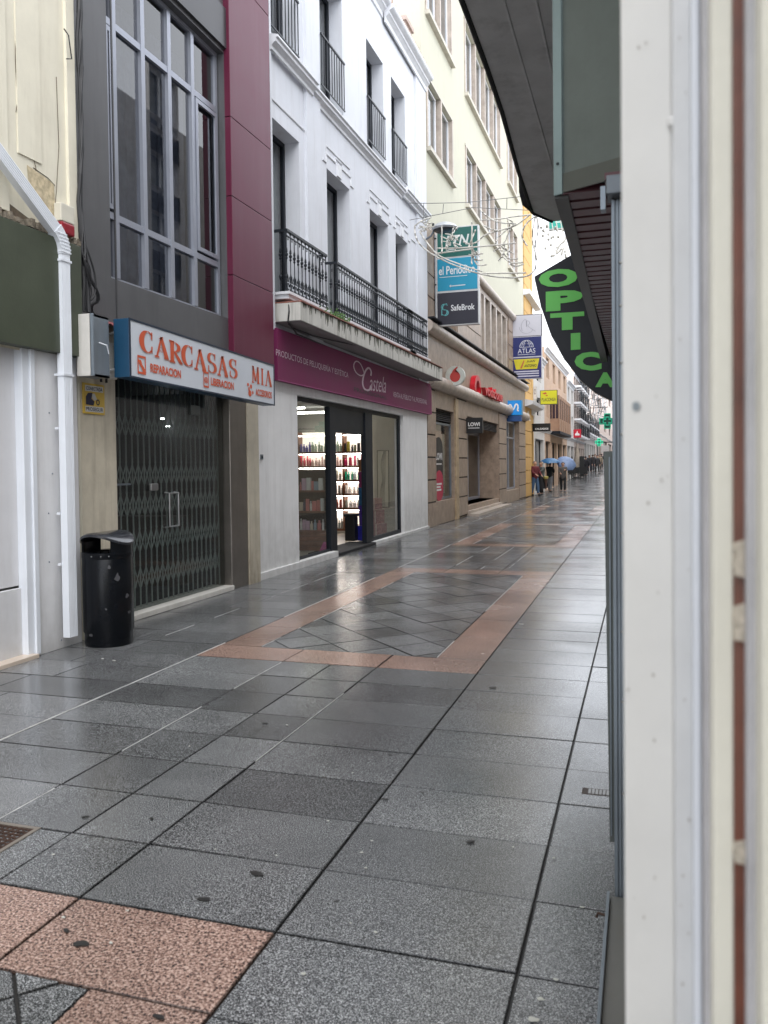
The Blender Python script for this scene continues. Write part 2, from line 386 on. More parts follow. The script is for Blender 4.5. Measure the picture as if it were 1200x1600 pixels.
def clip(ps, x0, x1, y0, y1):
    for ax, lim, sg in ((0,x0,1),(0,x1,-1),(1,y0,1),(1,y1,-1)):
        out = []
        for i in range(len(ps)):
            a, b = ps[i-1], ps[i]; da = (a[ax]-lim)*sg; db = (b[ax]-lim)*sg
            if (da >= 0) != (db >= 0): t = da/(da-db); out.append((a[0]+(b[0]-a[0])*t, a[1]+(b[1]-a[1])*t))
            if db >= 0: out.append(b)
        ps = out
        if not ps: return []
    return ps
DK = MB(); PK = MB(); LN = MB()
rt = lambda lo=.82, hi=1.24: random.choice([random.uniform(lo, hi), random.uniform(.9, 1.1), random.uniform(lo, hi)])
PIT = .4494; Y0 = 2.535
frames = [(-3.53, 2.535), (6.13, 12.2), (15.8, 21.87), (25.5, 31.5), (35.2, 41.2)]
inframe = lambda y: any(a-.01 < y < b+.01 for a, b in frames)
# strips beside the frames
def rows(y0, y1, p): 
    n = max(1, round((y1-y0)/p)); return [(y0+(y1-y0)*i/n, y0+(y1-y0)*(i+1)/n) for i in range(n)]
for a, b in rows(Y0-PIT*9, Y0+PIT*101, PIT):
    slab(DK, [(-1.21,a),(-.38,a),(-.38,b),(-1.21,b)], rt())
    slab(DK, [(-.38,a),(.3,a),(.3,b),(-.38,b)], rt(.9, 1.25))
k = 0
for a, b in rows(Y0-PIT*9, Y0+PIT*101, PIT):
    k += 1; j = .2 if k % 2 else 0
    slab(DK, [(-4.35-j,a),(-3.64,a),(-3.64,b),(-4.35-j,b)], rt()); slab(DK, [(-5.12,a),(-4.35-j,a),(-4.35-j,b),(-5.12,b)], rt())
    if a > 38: slab(DK, [(-6.0,a),(-5.13,a),(-5.13,b),(-6.0,b)], rt())
gaps = list(zip([f[1] for f in frames], [f[0] for f in frames[1:]])) + [(41.2, Y0+PIT*101)]
for ga, gb in gaps:
    for i, (a, b) in enumerate(rows(ga, gb, PIT)):
        for x0, x1 in ((-2.01,-1.21),(-2.4,-2.01),(-2.82,-2.4),(-3.63,-2.82)): slab(DK, [(x0,a),(x1,a),(x1,b),(x0,b)], rt(.68, 1.45))
for fa, fb in frames:
    for a, b in rows(fa+.44, fb-.44, .9):
        slab(PK, [(-1.63,a),(-1.21,a),(-1.21,b),(-1.63,b)], rt(.88,1.1)); slab(PK, [(-3.63,a),(-3.24,a),(-3.24,b),(-3.63,b)], rt(.88,1.1))
    for (x0, x1) in ((-3.63,-2.82),(-2.82,-2.01),(-2.01,-1.21)):
        slab(PK, [(x0,fa),(x1,fa),(x1,fa+.44),(x0,fa+.44)], rt(.88,1.1)); slab(PK, [(x0,fb-.44),(x1,fb-.44),(x1,fb),(x0,fb)], rt(.88,1.1))
    s = .40*math.sqrt(2)/2
    for i in range(-8, 24):
        for jj in range(-14, 24):
            cx = -3.24+ (i+jj)*s; cy = fa+.44 + (i-jj)*s
            q = clip([(cx,cy-s),(cx+s,cy),(cx,cy+s),(cx-s,cy)], -3.24, -1.63, fa+.44, fb-.44)
            if len(q) >= 3: slab(DK, q, rt(.75, 1.45))
for a in np.arange(Y0+PIT*101, 230, 1.1):
    for x0 in np.arange(-6.0, 0, 1.2): slab(DK, [(x0,a),(x0+1.2,a),(x0+1.2,a+1.1),(x0,a+1.1)], rt())
def addtone(o, mb):
    ca = o.data.color_attributes.new('tone', 'FLOAT_COLOR', 'POINT')
    ca.data.foreach_set('color', np.repeat(np.array(mb.c), 4).astype(np.float32))
o = obj('pavement', DK, G_DARK, fix=False); addtone(o, DK); struct(o)
o = obj('pavement_border', PK, G_PINK, fix=False); addtone(o, PK); struct(o)
for x, w, ya, yb in ((-3.635,.009,2.6,38),(-2.82,.005,2.8,6.1),(-2.01,.004,4,6.1),(-4.35,.005,6.8,12),(-2.82,.008,12.3,15.7),(-2.35,.006,12.3,15.7),(-1.95,.006,12.3,15.7),(-3.24,.006,6.6,11.7),(-1.63,.006,6.6,11.7),(-3.24,.008,16.2,21.4),(-4.5,.012,20.2,34)):
    y = ya
    while y < yb:
        L = random.uniform(.3, .9); 
        if random.random() < .7: LN.box(x-w*.7, x+w*.7, y, min(y+L, yb), -.014, .0008+random.uniform(-.001,.0006))
        y += L
struct(obj('pavement_joint', LN, MORTAR))
# leaves and gum marks
def blob(name, label, cat, px, py, r, m, group=None, el=1.6, rot=0):
    c = onZ(px, py); mb = MB(); n = 10; i0 = [];
    for q in range(n):
        a = 2*math.pi*q/n; rr = r*random.uniform(.7, 1.2); x = rr*math.cos(a)*el; y = rr*math.sin(a)*.7
        i0.append((c[0]+x*math.cos(rot)-y*math.sin(rot), c[1]+x*math.sin(rot)+y*math.cos(rot), .0035+random.uniform(0,.003)))
    mb.prism(i0, (0,0,1), .002); tag(obj(name, mb, m, loc=(c[0],c[1],0)), label, cat, group)
LEAF = mat('wet_leaf', (.018,.017,.016), .35)
for i, (px, py, r) in enumerate(((400,1367,.022),(317,1407,.02),(126,1477,.022),(735,1317,.014),(602,1250,.013),(134,1278,.012),(237,1281,.01),(247,1592,.014),(414,1131,.013),(770,1075,.02),(525,1410,.006),(104,1456,.012),(610,1181,.01),(660,1240,.008))):
    blob('leaf', 'dark wet leaf scrap lying on the paving', 'leaf', px, py, r, LEAF, 'dark leaf scraps on the paving', 1.5, random.uniform(-.7,.7))
GUM = mat('chewing_gum', (.42,.42,.38), .6)
random.seed(21)
for k in range(16):
    blob('litter_spot', 'small pale fleck stuck on the grey paving', 'litter', random.uniform(60,900), random.uniform(1080,1580), random.uniform(.003,.007), GUM, 'pale flecks on the paving', 1.2, 0)
for px, py, r in ((474,1524,.007),(868,1533,.007),(845,1564,.01),(833,1596,.014),(815,976,.02),(160,1030,.012),(178,1033,.014),(83,1337,.007),(910,1420,.008)):
    blob('litter_spot', 'small pale fleck stuck on the grey paving', 'litter', px, py, r, GUM, 'pale flecks on the paving', 1.2, 0)
# drain grate (left) and small cover (right)
t = thing('drain_grate', 'rusty square drain grate set in the paving at the left edge', 'drain', (-2.72,2.8,0))
gm = mat('rusty_iron', (.055,.028,.018), .6, .5, var=.4, vs=30)
fr = MB(); x0, x1, y0, y1 = -3.0, -2.565, 2.56, 2.985
fr.box(x0,x1,y0,y0+.02,-.01,.003).box(x0,x1,y1-.02,y1,-.01,.003).box(x0,x0+.02,y0+.02,y1-.02,-.01,.003).box(x1-.02,x1,y0+.02,y1-.02,-.01,.003)
obj('frame', fr, mat('stone_rim', (.16,.14,.12), .5), t)
gr = MB()
for i in range(14): y = y0+.03+i*.0275; gr.box(x0+.02, x1-.02, y, y+.012, -.008, .002)
for i in range(14): x = x0+.03+i*.0285; gr.box(x, x+.012, y0+.02, y1-.02, -.008, .0008)
obj('grille', gr, gm, t)
obj('pit', MB().box(x0+.02,x1-.02,y0+.02,y1-.02,-.0115,-.0105), DARKIN, t)
t = thing('utility_cover', 'small metal utility cover beside the grey shutter rail at right', 'utility cover', (-.21,4.08,0))
obj('frame', MB().box(-.285,-.13,4.02,4.1,-.01,.002), mat('cover_rust', (.05,.035,.03), .6, var=.5, vs=60), t)
cv = MB()
for i in range(7): cv.box(-.255+i*.017, -.243+i*.017, 4.03, 4.09, .002, .0045)
obj('lid', cv, mat('cover_silver', (.3,.3,.3), .35, .6), t)

# ================================================================== BUILDING A (cream, far left)
A = thing('cream_building', 'old cream building with flaking plaster above a white shopfront', 'building', (-4.97,4,0))
XA = -4.97
mb = MB(); wallx(mb, XA, -3, 6.42, 2.6, 11, [(.8,2.0,4.6,7.0),(3.2,4.4,4.6,7.0)]); hull(mb, XA, -12, -3, 6.42, 0, 11)
obj('wall', mb, CREAM, A)
for a in (.8, 3.2): window(A, XA-.2, a, a+1.2, 4.6, 7.0, TRIM)
mb = MB()
ya, yb, yc = yX(20, XA), yX(38, XA), yX(86, XA)
mb.box(XA, XA+.025, 5.0, ya, 3.72, 11); mb.box(XA, XA+.012, yb, yb+.28, 4.25, 11); mb.box(XA, XA+.03, 6.3, 6.41, 3.7, 11)
obj('pilaster_strip', mb, CREAM, A)
# flaked plaster patches
for nm, c, pts in (('bare_plaster', (.50,.42,.28), [(42,258),(52,265),(62,272),(78,283),(84,290),(86,335),(80,342),(62,325),(52,318),(46,300)]),
                   ('bare_plaster', (.13,.10,.07), [(0,308),(14,318),(40,338),(80,366),(76,372),(30,352),(0,333)])):
    q = MB(); P3 = [onX(a, b, XA+.004) for a, b in pts]; q.prism(P3, (1,0,0), -.003 if False else .004); obj(nm, q, mat(nm+str(c[0]), c, .9, var=.4, vs=20, bump=.8, bs=40), A)
q = MB()
for i in range(40):
    y = 5.3+i*.028+random.uniform(-.01,.01); q.box(XA, XA+random.uniform(.03,.09), y, y+random.uniform(.02,.05), 3.64, 3.66+random.uniform(.01,.06))
obj('rubble_ledge', q, mat('rubble', (.20,.17,.13), .9, var=.6, vs=30, bump=1), A)
cr = MB()
for pts in ([(50,175),(48,230),(56,262),(55,300),(58,318)], [(88,120),(92,230),(88,300),(84,345)], [(25,0),(24,90),(27,160),(25,175)], [(52,262),(75,278),(86,290)]):
    cr.tube([onX(a, b, XA+.004) for a, b in pts], .0035, 4)
obj('plaster_crack', cr, mat('crack', (.12,.09,.06), .9), A)
# shopfront below
XS = -4.95
obj('shop_fascia', MB().box(XS-.02, -4.86, -3, 6.34, 2.62, 3.62), GREENB, A, bevel=.004)
sf = MB(); sf.box(XS-.12, XS-.08, 4.6, 5.66, .62, 2.62); sf.box(XS-.11, XS-.06, 4.6, 5.66, .03, .6)
obj('shop_panel', sf, mat('painted_panel', (.68,.68,.70), .5, var=.05, dirt=.35, dc=(.45,.44,.42), low=.7), A, bevel=.004)
sf = MB(); sf.box(XS-.09, XS+.0, 5.66, 5.74, .02, 2.62); sf.box(XS-.02, XS+.02, 5.74, 5.79, .02, 2.62)
obj('door_jamb', sf, PIPE, A, bevel=.004)
sf = MB(); sf.box(XS-.1, XS-.003, 5.79, 6.36, .0, 2.62)
obj('pier_panel', sf, WPANEL, A, bevel=.004)
sf = MB(); sf.box(XS-.3, XS-.02, -3, 4.6, .0, .5); sf.box(XS-.3, XS-.02, 1.5, 1.6, .5, 2.62); sf.box(XS-.3, XS-.02, 4.5, 4.6, .5, 2.62)
obj('shop_frame', sf, WPANEL, A)
obj('shop_glass', MB().quad((XS-.15,-3,.5),(XS-.15,4.6,.5),(XS-.15,4.6,2.62),(XS-.15,-3,2.62)), GLD, A)
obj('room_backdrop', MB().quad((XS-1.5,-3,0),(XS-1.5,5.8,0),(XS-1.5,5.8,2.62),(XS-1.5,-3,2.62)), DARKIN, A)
obj('doorstep', MB().box(XS-.1, XS+.06, 4.3, 5.72, 0, .035), mat('step_tile', (.55,.46,.38), .3, var=.1), A, bevel=.004)
# stray screw heads and stains on the pier
q = MB()
for px, py in ((77,645),(76,802),(77,878),(82,740),(100,985),(96,1000),(112,1008)): p = onX(px, py, XS); q.lathe((p[0]+.0, p[1], p[2]), [(.006,-.006),(.007,0),(.004,.006)], 8)
obj('screw', q, STEEL, A)

# downpipe
t = thing('downpipe', 'white ribbed plastic downpipe running down the cream building wall', 'downpipe', (-4.85,6.07,.1))
pm = MB(); yc, xc = 6.085, -4.86
def ribbed(mb, pts, w=.055, d=.035):
    # rectangular pipe with shallow ribs on its street face
    prof = [(-w,-d),(w,-d),(w,d)] + [(w-(i+1)*2*w/11, d+(.004 if i % 2 == 0 else 0)) for i in range(10)] + [(-w,d)]
    i0 = len(mb.v); k = len(prof)
    for j, p in enumerate(pts):
        t_ = np.array(pts[min(j+1,len(pts)-1)])-np.array(pts[max(j-1,0)]); t_ = t_/np.linalg.norm(t_)
        side = np.cross(t_, [1.,0,0]); side /= np.linalg.norm(side)
        for a, b in prof: mb.v.append(tuple(np.array(p)+side*a*1.0+np.array([1.,0,0])*b))
    for j in range(len(pts)-1):
        for q in range(k): q2 = (q+1) % k; mb.f.append((i0+j*k+q, i0+j*k+q2, i0+(j+1)*k+q2, i0+(j+1)*k+q))
    mb.f.append(tuple(i0+q for q in range(k))); mb.f.append(tuple(i0+(len(pts)-1)*k+q for q in range(k)))
obj('pipe', (lambda m_: (ribbed(m_, [(xc,yc,.11),(xc,yc,3.5)]), m_)[1])(MB()), PIPE, t)
elb = MB(); ribbed(elb, [(xc,yc,3.49),(xc,yc-.005,3.54),(xc,yc-.025,3.6),(xc,yc-.06,3.65),(xc,yc-.1,3.69)], .06, .04); 
for i in range(6):
    z = 3.5+i*.03; ribbed(elb, [(xc,yc-.004*i*i/2,z),(xc,yc-.004*i*i/2,z+.012)], .064, .044)
obj('elbow', elb, PIPE, t)
dg = MB(); ribbed(dg, [(xc,yc-.08,3.67),(xc,yc-.75,4.12),(xc,yc-1.6,4.7),(xc,yc-3.2,5.8)]); obj('slanted_pipe', dg, PIPE, t)
cl = MB()
for z in (2.42, 3.42): cl.box(xc-.06, xc+.045, yc-.066, yc+.066, z, z+.02)
for z in (.75, 1.2, 1.95): cl.box(xc-.06, xc-.03, yc-.075, yc-.05, z, z+.02)
obj('bracket', cl, PIPE, t)

# alarm siren box
t = thing('alarm_box', 'white alarm siren with a red lower half above the electrical box', 'alarm', (-4.9,6.25,3.6))
p = onX(98, 345, -4.93); 
obj('housing', MB().box(-4.96,-4.88,p[1]-.08,p[1]+.1,p[2]-.02,p[2]+.14), mat('alarm_white', (.6,.57,.48), .5), t, bevel=.008)
obj('beacon', MB().box(-4.96,-4.875,p[1]-.078,p[1]+.098,p[2]-.13,p[2]-.022), mat('alarm_red', (.25,.01,.02), .3), t, bevel=.015)
# cables
t = thing('cable_bundle', 'thick bundle of black cables hanging down between the two buildings', 'cable', (-4.9,6.45,3))
CAB = mat('cable_black', (.012,.012,.014), .5)
for k in range(8):
    pts = []; ph = random.uniform(0,6.28); f_ = random.uniform(.8,1.5)
    for i in range(30):
        z = 3.05+i*.25; sp = .012+.012*math.sin(i*.7+k); d_ = max(0, 3.6-z)
        pts.append((-4.91+sp*math.cos(ph+f_*i*.9)+.01*d_, 6.435+.02*math.sin(z*1.3)+sp*math.sin(ph+f_*i*.9)+d_*(.02*k-.05), z))
    obj('cable', MB().tube(pts, random.choice([.011,.014,.018]), 6), CAB, t)
for k in range(7):
    r1_ = lambda a_: random.uniform(-a_, a_)
    a = smooth2([(-4.9,6.42,3.95-.08*k),(-4.87,6.40+r1_(.06),3.6+r1_(.05)),(-4.86,6.47+r1_(.1),3.4+r1_(.06)),(-4.87,6.55+r1_(.12),3.2+r1_(.05)),(-4.93,6.5+r1_(.1),3.12),(-4.95,6.62+r1_(.1),3.04)], 2)
    obj('cable', MB().tube(a, random.choice([.006,.009]), 6), CAB, t)
q = MB().tube([onX(a,b,-4.9) for a,b in ((100,45),(107,55),(112,92),(104,92))], .006, 6); obj('cable_clip', q, CAB, t)

# ================================================================== BUILDING B (grey and purple)
B = thing('grey_clad_building', 'grey metal clad building with a tall many-paned window and purple column', 'building', (-5.1,8.5,0))
XB = -5.1
gy0, gy1, gtop = 7.06, 9.54, 2.62
mb = MB(); wallx(mb, XB+.06, 6.42, 10.7, 3.02, 13, [(7.03,9.45,3.5,6.85,.1),(7.03,9.45,7.55,11.0,.1)]); hull(mb, XB+.06, -12, 6.42, 10.7, 3.02, 13)
obj('wall', mb, GREYCLAD, B)
q = MB(); q.box(XB+.06, XB+.075, 6.47, 6.475, 3.02, 13); q.box(XB+.055, XB+.066, 7.1, 7.12, 3.02, 13); q.box(XB+.0, XB+.1, 7.12, 9.62, 6.9, 7.4)
obj('header_beam', q, GREYCLAD_D, B)
# big windows
for (c, d, trs) in ((3.5, 6.85, (4.17, 6.12)), (7.55, 11.0, (8.2,))):
    fr = MB(); xx = XB-.03; a, b = 7.03, 9.43
    mys = [yX(p_, xx, 250) for p_ in (180,225,266,302)]
    fw = .035
    fr.box(xx-.05, xx, a, a+fw*1.5, c, d).box(xx-.05, xx, b-fw*1.5, b, c, d).box(xx-.05, xx, a+fw*1.5, b-fw*1.5, c, c+.05).box(xx-.05, xx, a+fw*1.5, b-fw*1.5, d-.05, d)
    for y in mys: fr.box(xx-.05, xx+.012, y-fw, y+fw, c+.05, d-.05)
    for z in trs: fr.box(xx-.05, xx+.006, a+fw*1.5, b-fw*1.5, z-fw, z+fw)
    w = obj('window', fr, ALU, B)
    obj('pane', MB().quad((xx-.03,a,c),(xx-.03,b,c),(xx-.03,b,d),(xx-.03,a,d)), GLD, w)
    if c < 4:
        cs = MB()
        for (y0_, y1_) in ((a+.06, mys[0]-.045), (mys[3]+.045, b-.06)):
            z0_, z1_ = 4.23, 6.06; xs = xx+.014
            cs.box(xx-.0, xs+.01, y0_, y0_+.05, z0_, z1_).box(xx, xs+.01, y1_-.05, y1_, z0_, z1_).box(xx, xs+.01, y0_+.05, y1_-.05, z0_, z0_+.05).box(xx, xs+.01, y0_+.05, y1_-.05, z1_-.05, z1_)
        obj('casement', cs, ALU, w)
    cb = MB()
    for i in range(30):
        y = a+(b-a)*i/30; y2 = a+(b-a)*(i+1)/30
        cb.quad((xx-.5-.02*(i%2),y,c),(xx-.5-.02*((i+1)%2),y2,c),(xx-.5-.02*((i+1)%2),y2,d),(xx-.5-.02*(i%2),y,d))
    obj('curtain', cb, mat('dark_curtain', (.20,.21,.24), .9, var=.4, vs=4), w)
# purple column in panels
yp0, yp1 = yX(362, -4.96, 300), yX(425.5, -4.96, 380)
zs = [2.93, 4.05, 5.05, 6.05, 7.9, 9.4, 11.0, 12.6, 13.2]
for a, b in zip(zs, zs[1:]): obj('purple_panel', MB().box(XB+.02, -4.96, yp0, yp1, a+.004, b-.004), PURPLE, B, bevel=.004)
# ground floor: cream pier left of gate, marble sill, inox column, cream strip
obj('pier', MB().box(XB-.2, XB+.1, 6.42, 7.0, 0, 3.02), CREAM_D, B)
obj('soffit', MB().box(XB-.4, XB+.05, 7.0, 10.4, 2.62, 3.02), GREYCLAD_D, B)
obj('inox_column', MB().box(XB-.25, XB+.0, 9.56, 10.03, 0.0, 2.62), INOX, B, bevel=.01)
obj('cream_strip', MB().box(XB-.25, XB+.02, 10.03, 10.35, 0, 2.62), CREAM_D, B)
q = MB().box(XB-.3, XB+.03, 7.0, 9.56, 0, .06); obj('marble_threshold', q, mat('marble', (.62,.60,.56), .3, var=.1, dirt=.4, dc=(.3,.28,.25)), B, bevel=.006)
# interior
q = MB(); q.quad((-7.5,7.0,0.02),(-7.5,9.9,0.02),(-7.5,9.9,2.9),(-7.5,7.0,2.9)); q.quad((-5.3,9.9,0.02),(-7.5,9.9,0.02),(-7.5,9.9,2.9),(-5.3,9.9,2.9)); q.quad((-5.3,7.0,0.02),(-7.5,7.0,.02),(-7.5,7.0,2.9),(-5.3,7.0,2.9)); q.quad((-5.3,7,2.61),(-7.5,7,2.61),(-7.5,9.9,2.61),(-5.3,9.9,2.61)); q.quad((-5.3,7,.02),(-5.3,9.9,.02),(-7.5,9.9,.02),(-7.5,7,.02))
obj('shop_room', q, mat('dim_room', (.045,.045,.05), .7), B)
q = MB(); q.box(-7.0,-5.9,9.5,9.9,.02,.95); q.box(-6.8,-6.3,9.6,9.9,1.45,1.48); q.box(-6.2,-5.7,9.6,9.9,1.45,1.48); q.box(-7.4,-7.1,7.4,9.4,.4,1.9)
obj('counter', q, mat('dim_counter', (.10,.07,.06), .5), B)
q = MB()
for px, py in ((253,655),(270,657),(262,667),(303,667),(333,666)):
    p = onX(px, py, -6.2) ; q.lathe((p[0], p[1], p[2]), [(.03,0),(.03,.015)], 12)
obj('ceiling_spot', q, mat('spot', (1,1,1), .5, emit=14), B)
# glass door + scissor grille
t = thing('security_grille', 'closed folding scissor grille across the phone shop entrance', 'security grille', (XB-.25,8.3,.06))
sg = MB(); xg = XB-.16; nb = 22; zt = 2.58
ysl = [gy0+.03+(gy1-gy0-.06)*i/nb for i in range(nb+1)]
for y in ysl: sg.box(xg-.006, xg+.006, y-.007, y+.007, .08, zt)
obj('bar', sg, mat('grille_bar', (.40,.43,.42), .5, .0), t)
lt = MB(); dy = ysl[1]-ysl[0]
for zc in (2.08, 1.55, 1.22, .82, .42):
    h = .27
    for i in range(nb):
        a, b = ysl[i], ysl[i+1]
        for s_ in (-1, 1):
            for zz in (zc,):
                z0_, z1_ = (zz-h*.45, zz+h*.45) if s_ > 0 else (zz+h*.45, zz-h*.45)
                lt.tube([(xg+.008*s_, a, z0_), (xg+.008*s_, b, z1_)], .008, 4)
obj('lattice', lt, MC['grille_bar'], t)
t = thing('glass_door', 'glass shopfront with a steel pull handle in front of the grille', 'glass door', (XB-.1,8.3,.06))
obj('pane', MB().box(XB-.106, XB-.1, gy0, 8.06, .065, 2.6).box(XB-.106, XB-.1, 8.07, gy1, .065, 2.6), GLG, t)
p = onX(263, 797, XB-.05); hz = p[2]
obj('handle', MB().tube([(XB-.1,8.17,hz-.2),(XB-.04,8.17,hz-.19),(XB-.04,8.17,hz+.19),(XB-.1,8.17,hz+.2)], .011, 8).tube([(XB-.1,8.36,hz-.2),(XB-.04,8.36,hz-.19),(XB-.04,8.36,hz+.19),(XB-.1,8.36,hz+.2)], .011, 8).tube([(XB-.04,8.17,hz+.19),(XB-.04,8.36,hz+.19)], .009, 8).tube([(XB-.04,8.17,hz-.19),(XB-.04,8.36,hz-.19)], .009, 8), mat('chrome', (.34,.34,.34), .3, .9), t)
p = onX(240, 761, XB-.08); obj('lock', MB().box(XB-.1, XB-.06, p[1]-.07, p[1]+.07, p[2]-.04, p[2]+.04), MC['chrome'], t, bevel=.01)
p = onX(190, 757, XB-.08); obj('push_bar', MB().box(XB-.1, XB-.07, p[1]-.17, p[1]+.15, p[2]-.01, p[2]+.01), STEEL, t)
p = onX(304, 640, XB-.09); obj('transom_fitting', MB().box(XB-.1, XB-.075, p[1]-.1, p[1]+.1, p[2]-.07, p[2]+.05), STEEL_D, t)

# electrical boxes
t = thing('electrical_box', 'open tall white electrical box by the orange lettered sign', 'electrical box', (-4.9,6.5,2.4))
yb = 6.28; a = onY(118, 491, yb); b = onY(137, 597, yb); c = onY(152, 590, yb)
obj('door', MB().box(a[0], a[0]+.16, yb, yb+.02, 2.44, 3.0), mat('box_white', (.62,.60,.56), .5, dirt=.3, dc=(.4,.38,.35)), t, bevel=.006)
obj('casing', MB().box(a[0]+.16-.012, a[0]+.16, yb, yb+.26, 2.44, 3.0).box(a[0], a[0]+.16, yb+.02, yb+.26, 2.44, 2.46).box(a[0], a[0]+.16, yb+.02, yb+.26, 2.98, 3.0).box(a[0]+.16, a[0]+.185, yb, yb+.012, 2.44, 3.0), mat('box_zinc', (.25,.29,.33), .4, .5, dirt=.2), t)
obj('latch', MB().tube([(a[0]+.17,yb+.1,2.75),(a[0]+.21,yb+.16,2.73),(a[0]+.2,yb+.2,2.66)], .006, 6), PIPE, t)
t = thing('junction_box', 'small white junction box between the tall box and the blue sign end', 'junction box', (-4.95,6.75,2.4))
obj('cover', MB().box(-4.98,-4.9,6.66,6.9,2.47,2.82), mat('box_white2', (.66,.65,.61), .5), t, bevel=.006)
obj('cable_gland', MB().lathe((-4.94,6.7,2.43), [(.012,0),(.012,.05)], 8).lathe((-4.94,6.78,2.43), [(.012,0),(.012,.05)], 8), CAB, t)
t = thing('awning_scrap', 'crumpled dark red awning scrap stuffed above the junction box', 'awning', (-4.9,6.9,2.95))
q = MB(); n1, n2 = 10, 5
for i in range(n1+1):
    for j in range(n2+1):
        q.v.append((-5.03+.24*j/n2, 6.6+.5*i/n1, 3.06-.02*i/n1-.02*j+.018*math.sin(i*1.9+j*1.1)))
for i in range(n1):
    for j in range(n2): k = i*(n2+1)+j; q.f.append((k,k+1,k+n2+2,k+n2+1))
obj('cloth', q, mat('awning_red', (.18,.045,.05), .7), t, smooth=True)

# shop sign CARCASAS MIA
t = thing('shop_sign', 'white lightbox sign with orange lettering and blue sides', 'sign', (-4.7,8.3,2.4))
sy0, sy1 = 6.67, 9.86; sx = -4.6
O = np.array([sx, sy0, 2.462]); U = np.array([0, sy1-sy0, 0]) + np.array([0,0,2.40-2.462]); V = np.array([0,0,.55])
q = MB(); q.box(sx-.17, sx-.003, sy0, sy1, 2.462, 3.015, 2.40, 2.93); obj('casing', q, mat('sign_blue', (.010,.055,.115), .4, dirt=.3, dc=(.02,.05,.08)), t, bevel=.004)
q = MB(); q.box(sx-.003, sx+.006, sy0, sy1, 3.0, 3.018, 2.915, 2.933); q.box(sx-.003, sx+.006, sy0, sy1, 2.458, 2.476, 2.396, 2.414); q.box(sx-.003, sx+.006, sy0, sy0+.02, 2.476, 3.0); q.box(sx-.003, sx+.006, sy1-.02, sy1, 2.414, 2.915)
obj('rim', q, mat('rim_navy', (.012,.025,.05), .35), t)
FACE = MB().box(sx-.003, sx, sy0+.02, sy1-.02, 2.476, 3.0, 2.414, 2.915); obj('face', FACE, mat('sign_white', (.62,.66,.72), .35, var=.04, dirt=.15, dc=(.45,.47,.52)), t)
V = np.array([0,0,.535])
OR = mat('sign_orange', (.62,.10,.035), .4, var=.06); 
def letter(ch, mb, x, y, w, h, d=.006):
    """slab-serif capitals with swelling strokes, in sign units"""
    W_ = 0
    T = lambda a, b: (x+a*w, y+b*h)
    def S(pts, ws): stroke(mb, [T(a,b) for a,b in pts], [(q*1.15+.03)*w for q in ws] if isinstance(ws, list) else (ws*1.15+.03)*w, O, Us, Vs, d)
    ser = .05
    def serif(a, b, L=.3): 
        pgon(mb, [T(a-L/2,b-ser), T(a+L/2,b-ser), T(a+L/2,b+ser*.3), T(a-L/2,b+ser*.3)], O, Us, Vs, d)
    if ch == 'C':
        S(arc(.5,.5,.42,.48,45,315,22), [.05+.22*math.sin(math.pi*i/22)**1.5 for i in range(23)]); S([(.82,.98),(.80,.66)], .05); S([(.82,.34),(.80,.06)], .05)
    elif ch == 'A':
        S([(.12,.02),(.48,.98)], .08); S([(.46,.98),(.86,.02)], [.16,.26]); S([(.24,.36),(.45,.30),(.70,.36)], .06); S([(.3,.46),(.66,.46)], .04); serif(.12,.02,.34); serif(.84,.02,.36); S([(.3,.86),(.6,1.0)], .05)
    elif ch == 'R':
        S([(.24,.02),(.24,.98)], .22); S([(.2,.95)]+arc(.42,.73,.36,.22,90,-90,12)+[(.2,.5)], [.05]+[.05+.17*math.sin(math.pi*i/12) for i in range(13)]+[.05]); S([(.45,.5),(.66,.28),(.92,.02)], [.12,.22,.22]); serif(.24,.02,.46); serif(.94,.03,.26); serif(.2,.99,.4)
    elif ch == 'S':
        pts = arc(.5,.74,.3,.23,40,270,12)+arc(.5,.26,.34,.25,90,-140,12)[1:]
        S(pts, [.06+.17*math.sin(math.pi*i/24)**1.0 for i in range(len(pts))]); S([(.80,.98),(.77,.7)], .05); S([(.2,.34),(.18,.04)], .05)
    elif ch == 'M':
        S([(.12,.02),(.16,.98)], .09); S([(.16,.98),(.5,.1)], [.18,.16]); S([(.5,.1),(.82,.98)], .07); S([(.82,.98),(.88,.02)], .2); serif(.12,.02,.3); serif(.88,.02,.36); serif(.14,.99,.26); serif(.84,.99,.26)
    elif ch == 'I':
        S([(.5,.02),(.5,.98)], .3); serif(.5,.02,.62); serif(.5,.99,.62)
lt = MB(); 
Us, Vs = U, V
xs = [(.055,.06,.52,.36),(.13,.075,.49,.38),(.225,.07,.47,.40),(.305,.075,.44,.42),(.38,.075,.43,.42),(.46,.075,.42,.41),(.53,.078,.41,.42),(.61,.07,.42,.42)]
lets = 'CARCASAS'; SH = MB()
# heights in the sign arc gently
base = [.50,.48,.455,.44,.43,.425,.425,.43]; hh = [.40,.39,.40,.42,.42,.42,.42,.42]
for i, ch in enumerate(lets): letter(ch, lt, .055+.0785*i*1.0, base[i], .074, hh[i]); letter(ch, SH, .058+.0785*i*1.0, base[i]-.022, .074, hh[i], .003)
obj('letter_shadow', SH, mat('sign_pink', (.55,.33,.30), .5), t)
for i, (ch, x, w) in enumerate((('M',.795,.062),('I',.868,.035),('A',.912,.06))): letter(ch, lt, x, .44, w, .38)
obj('lettering', lt, OR, t); lt = MB()
for s_, x, w, y in (('REPARACION',.105,.175,.16),('LIBERACION',.475,.17,.16),('ACCESORIOS',.825,.145,.15)):
    put_text(lt, s_, O+U*x+V*y, U*w, V*.165, .035, d=.006); obj('small_lettering', lt, OR, t); lt = MB()
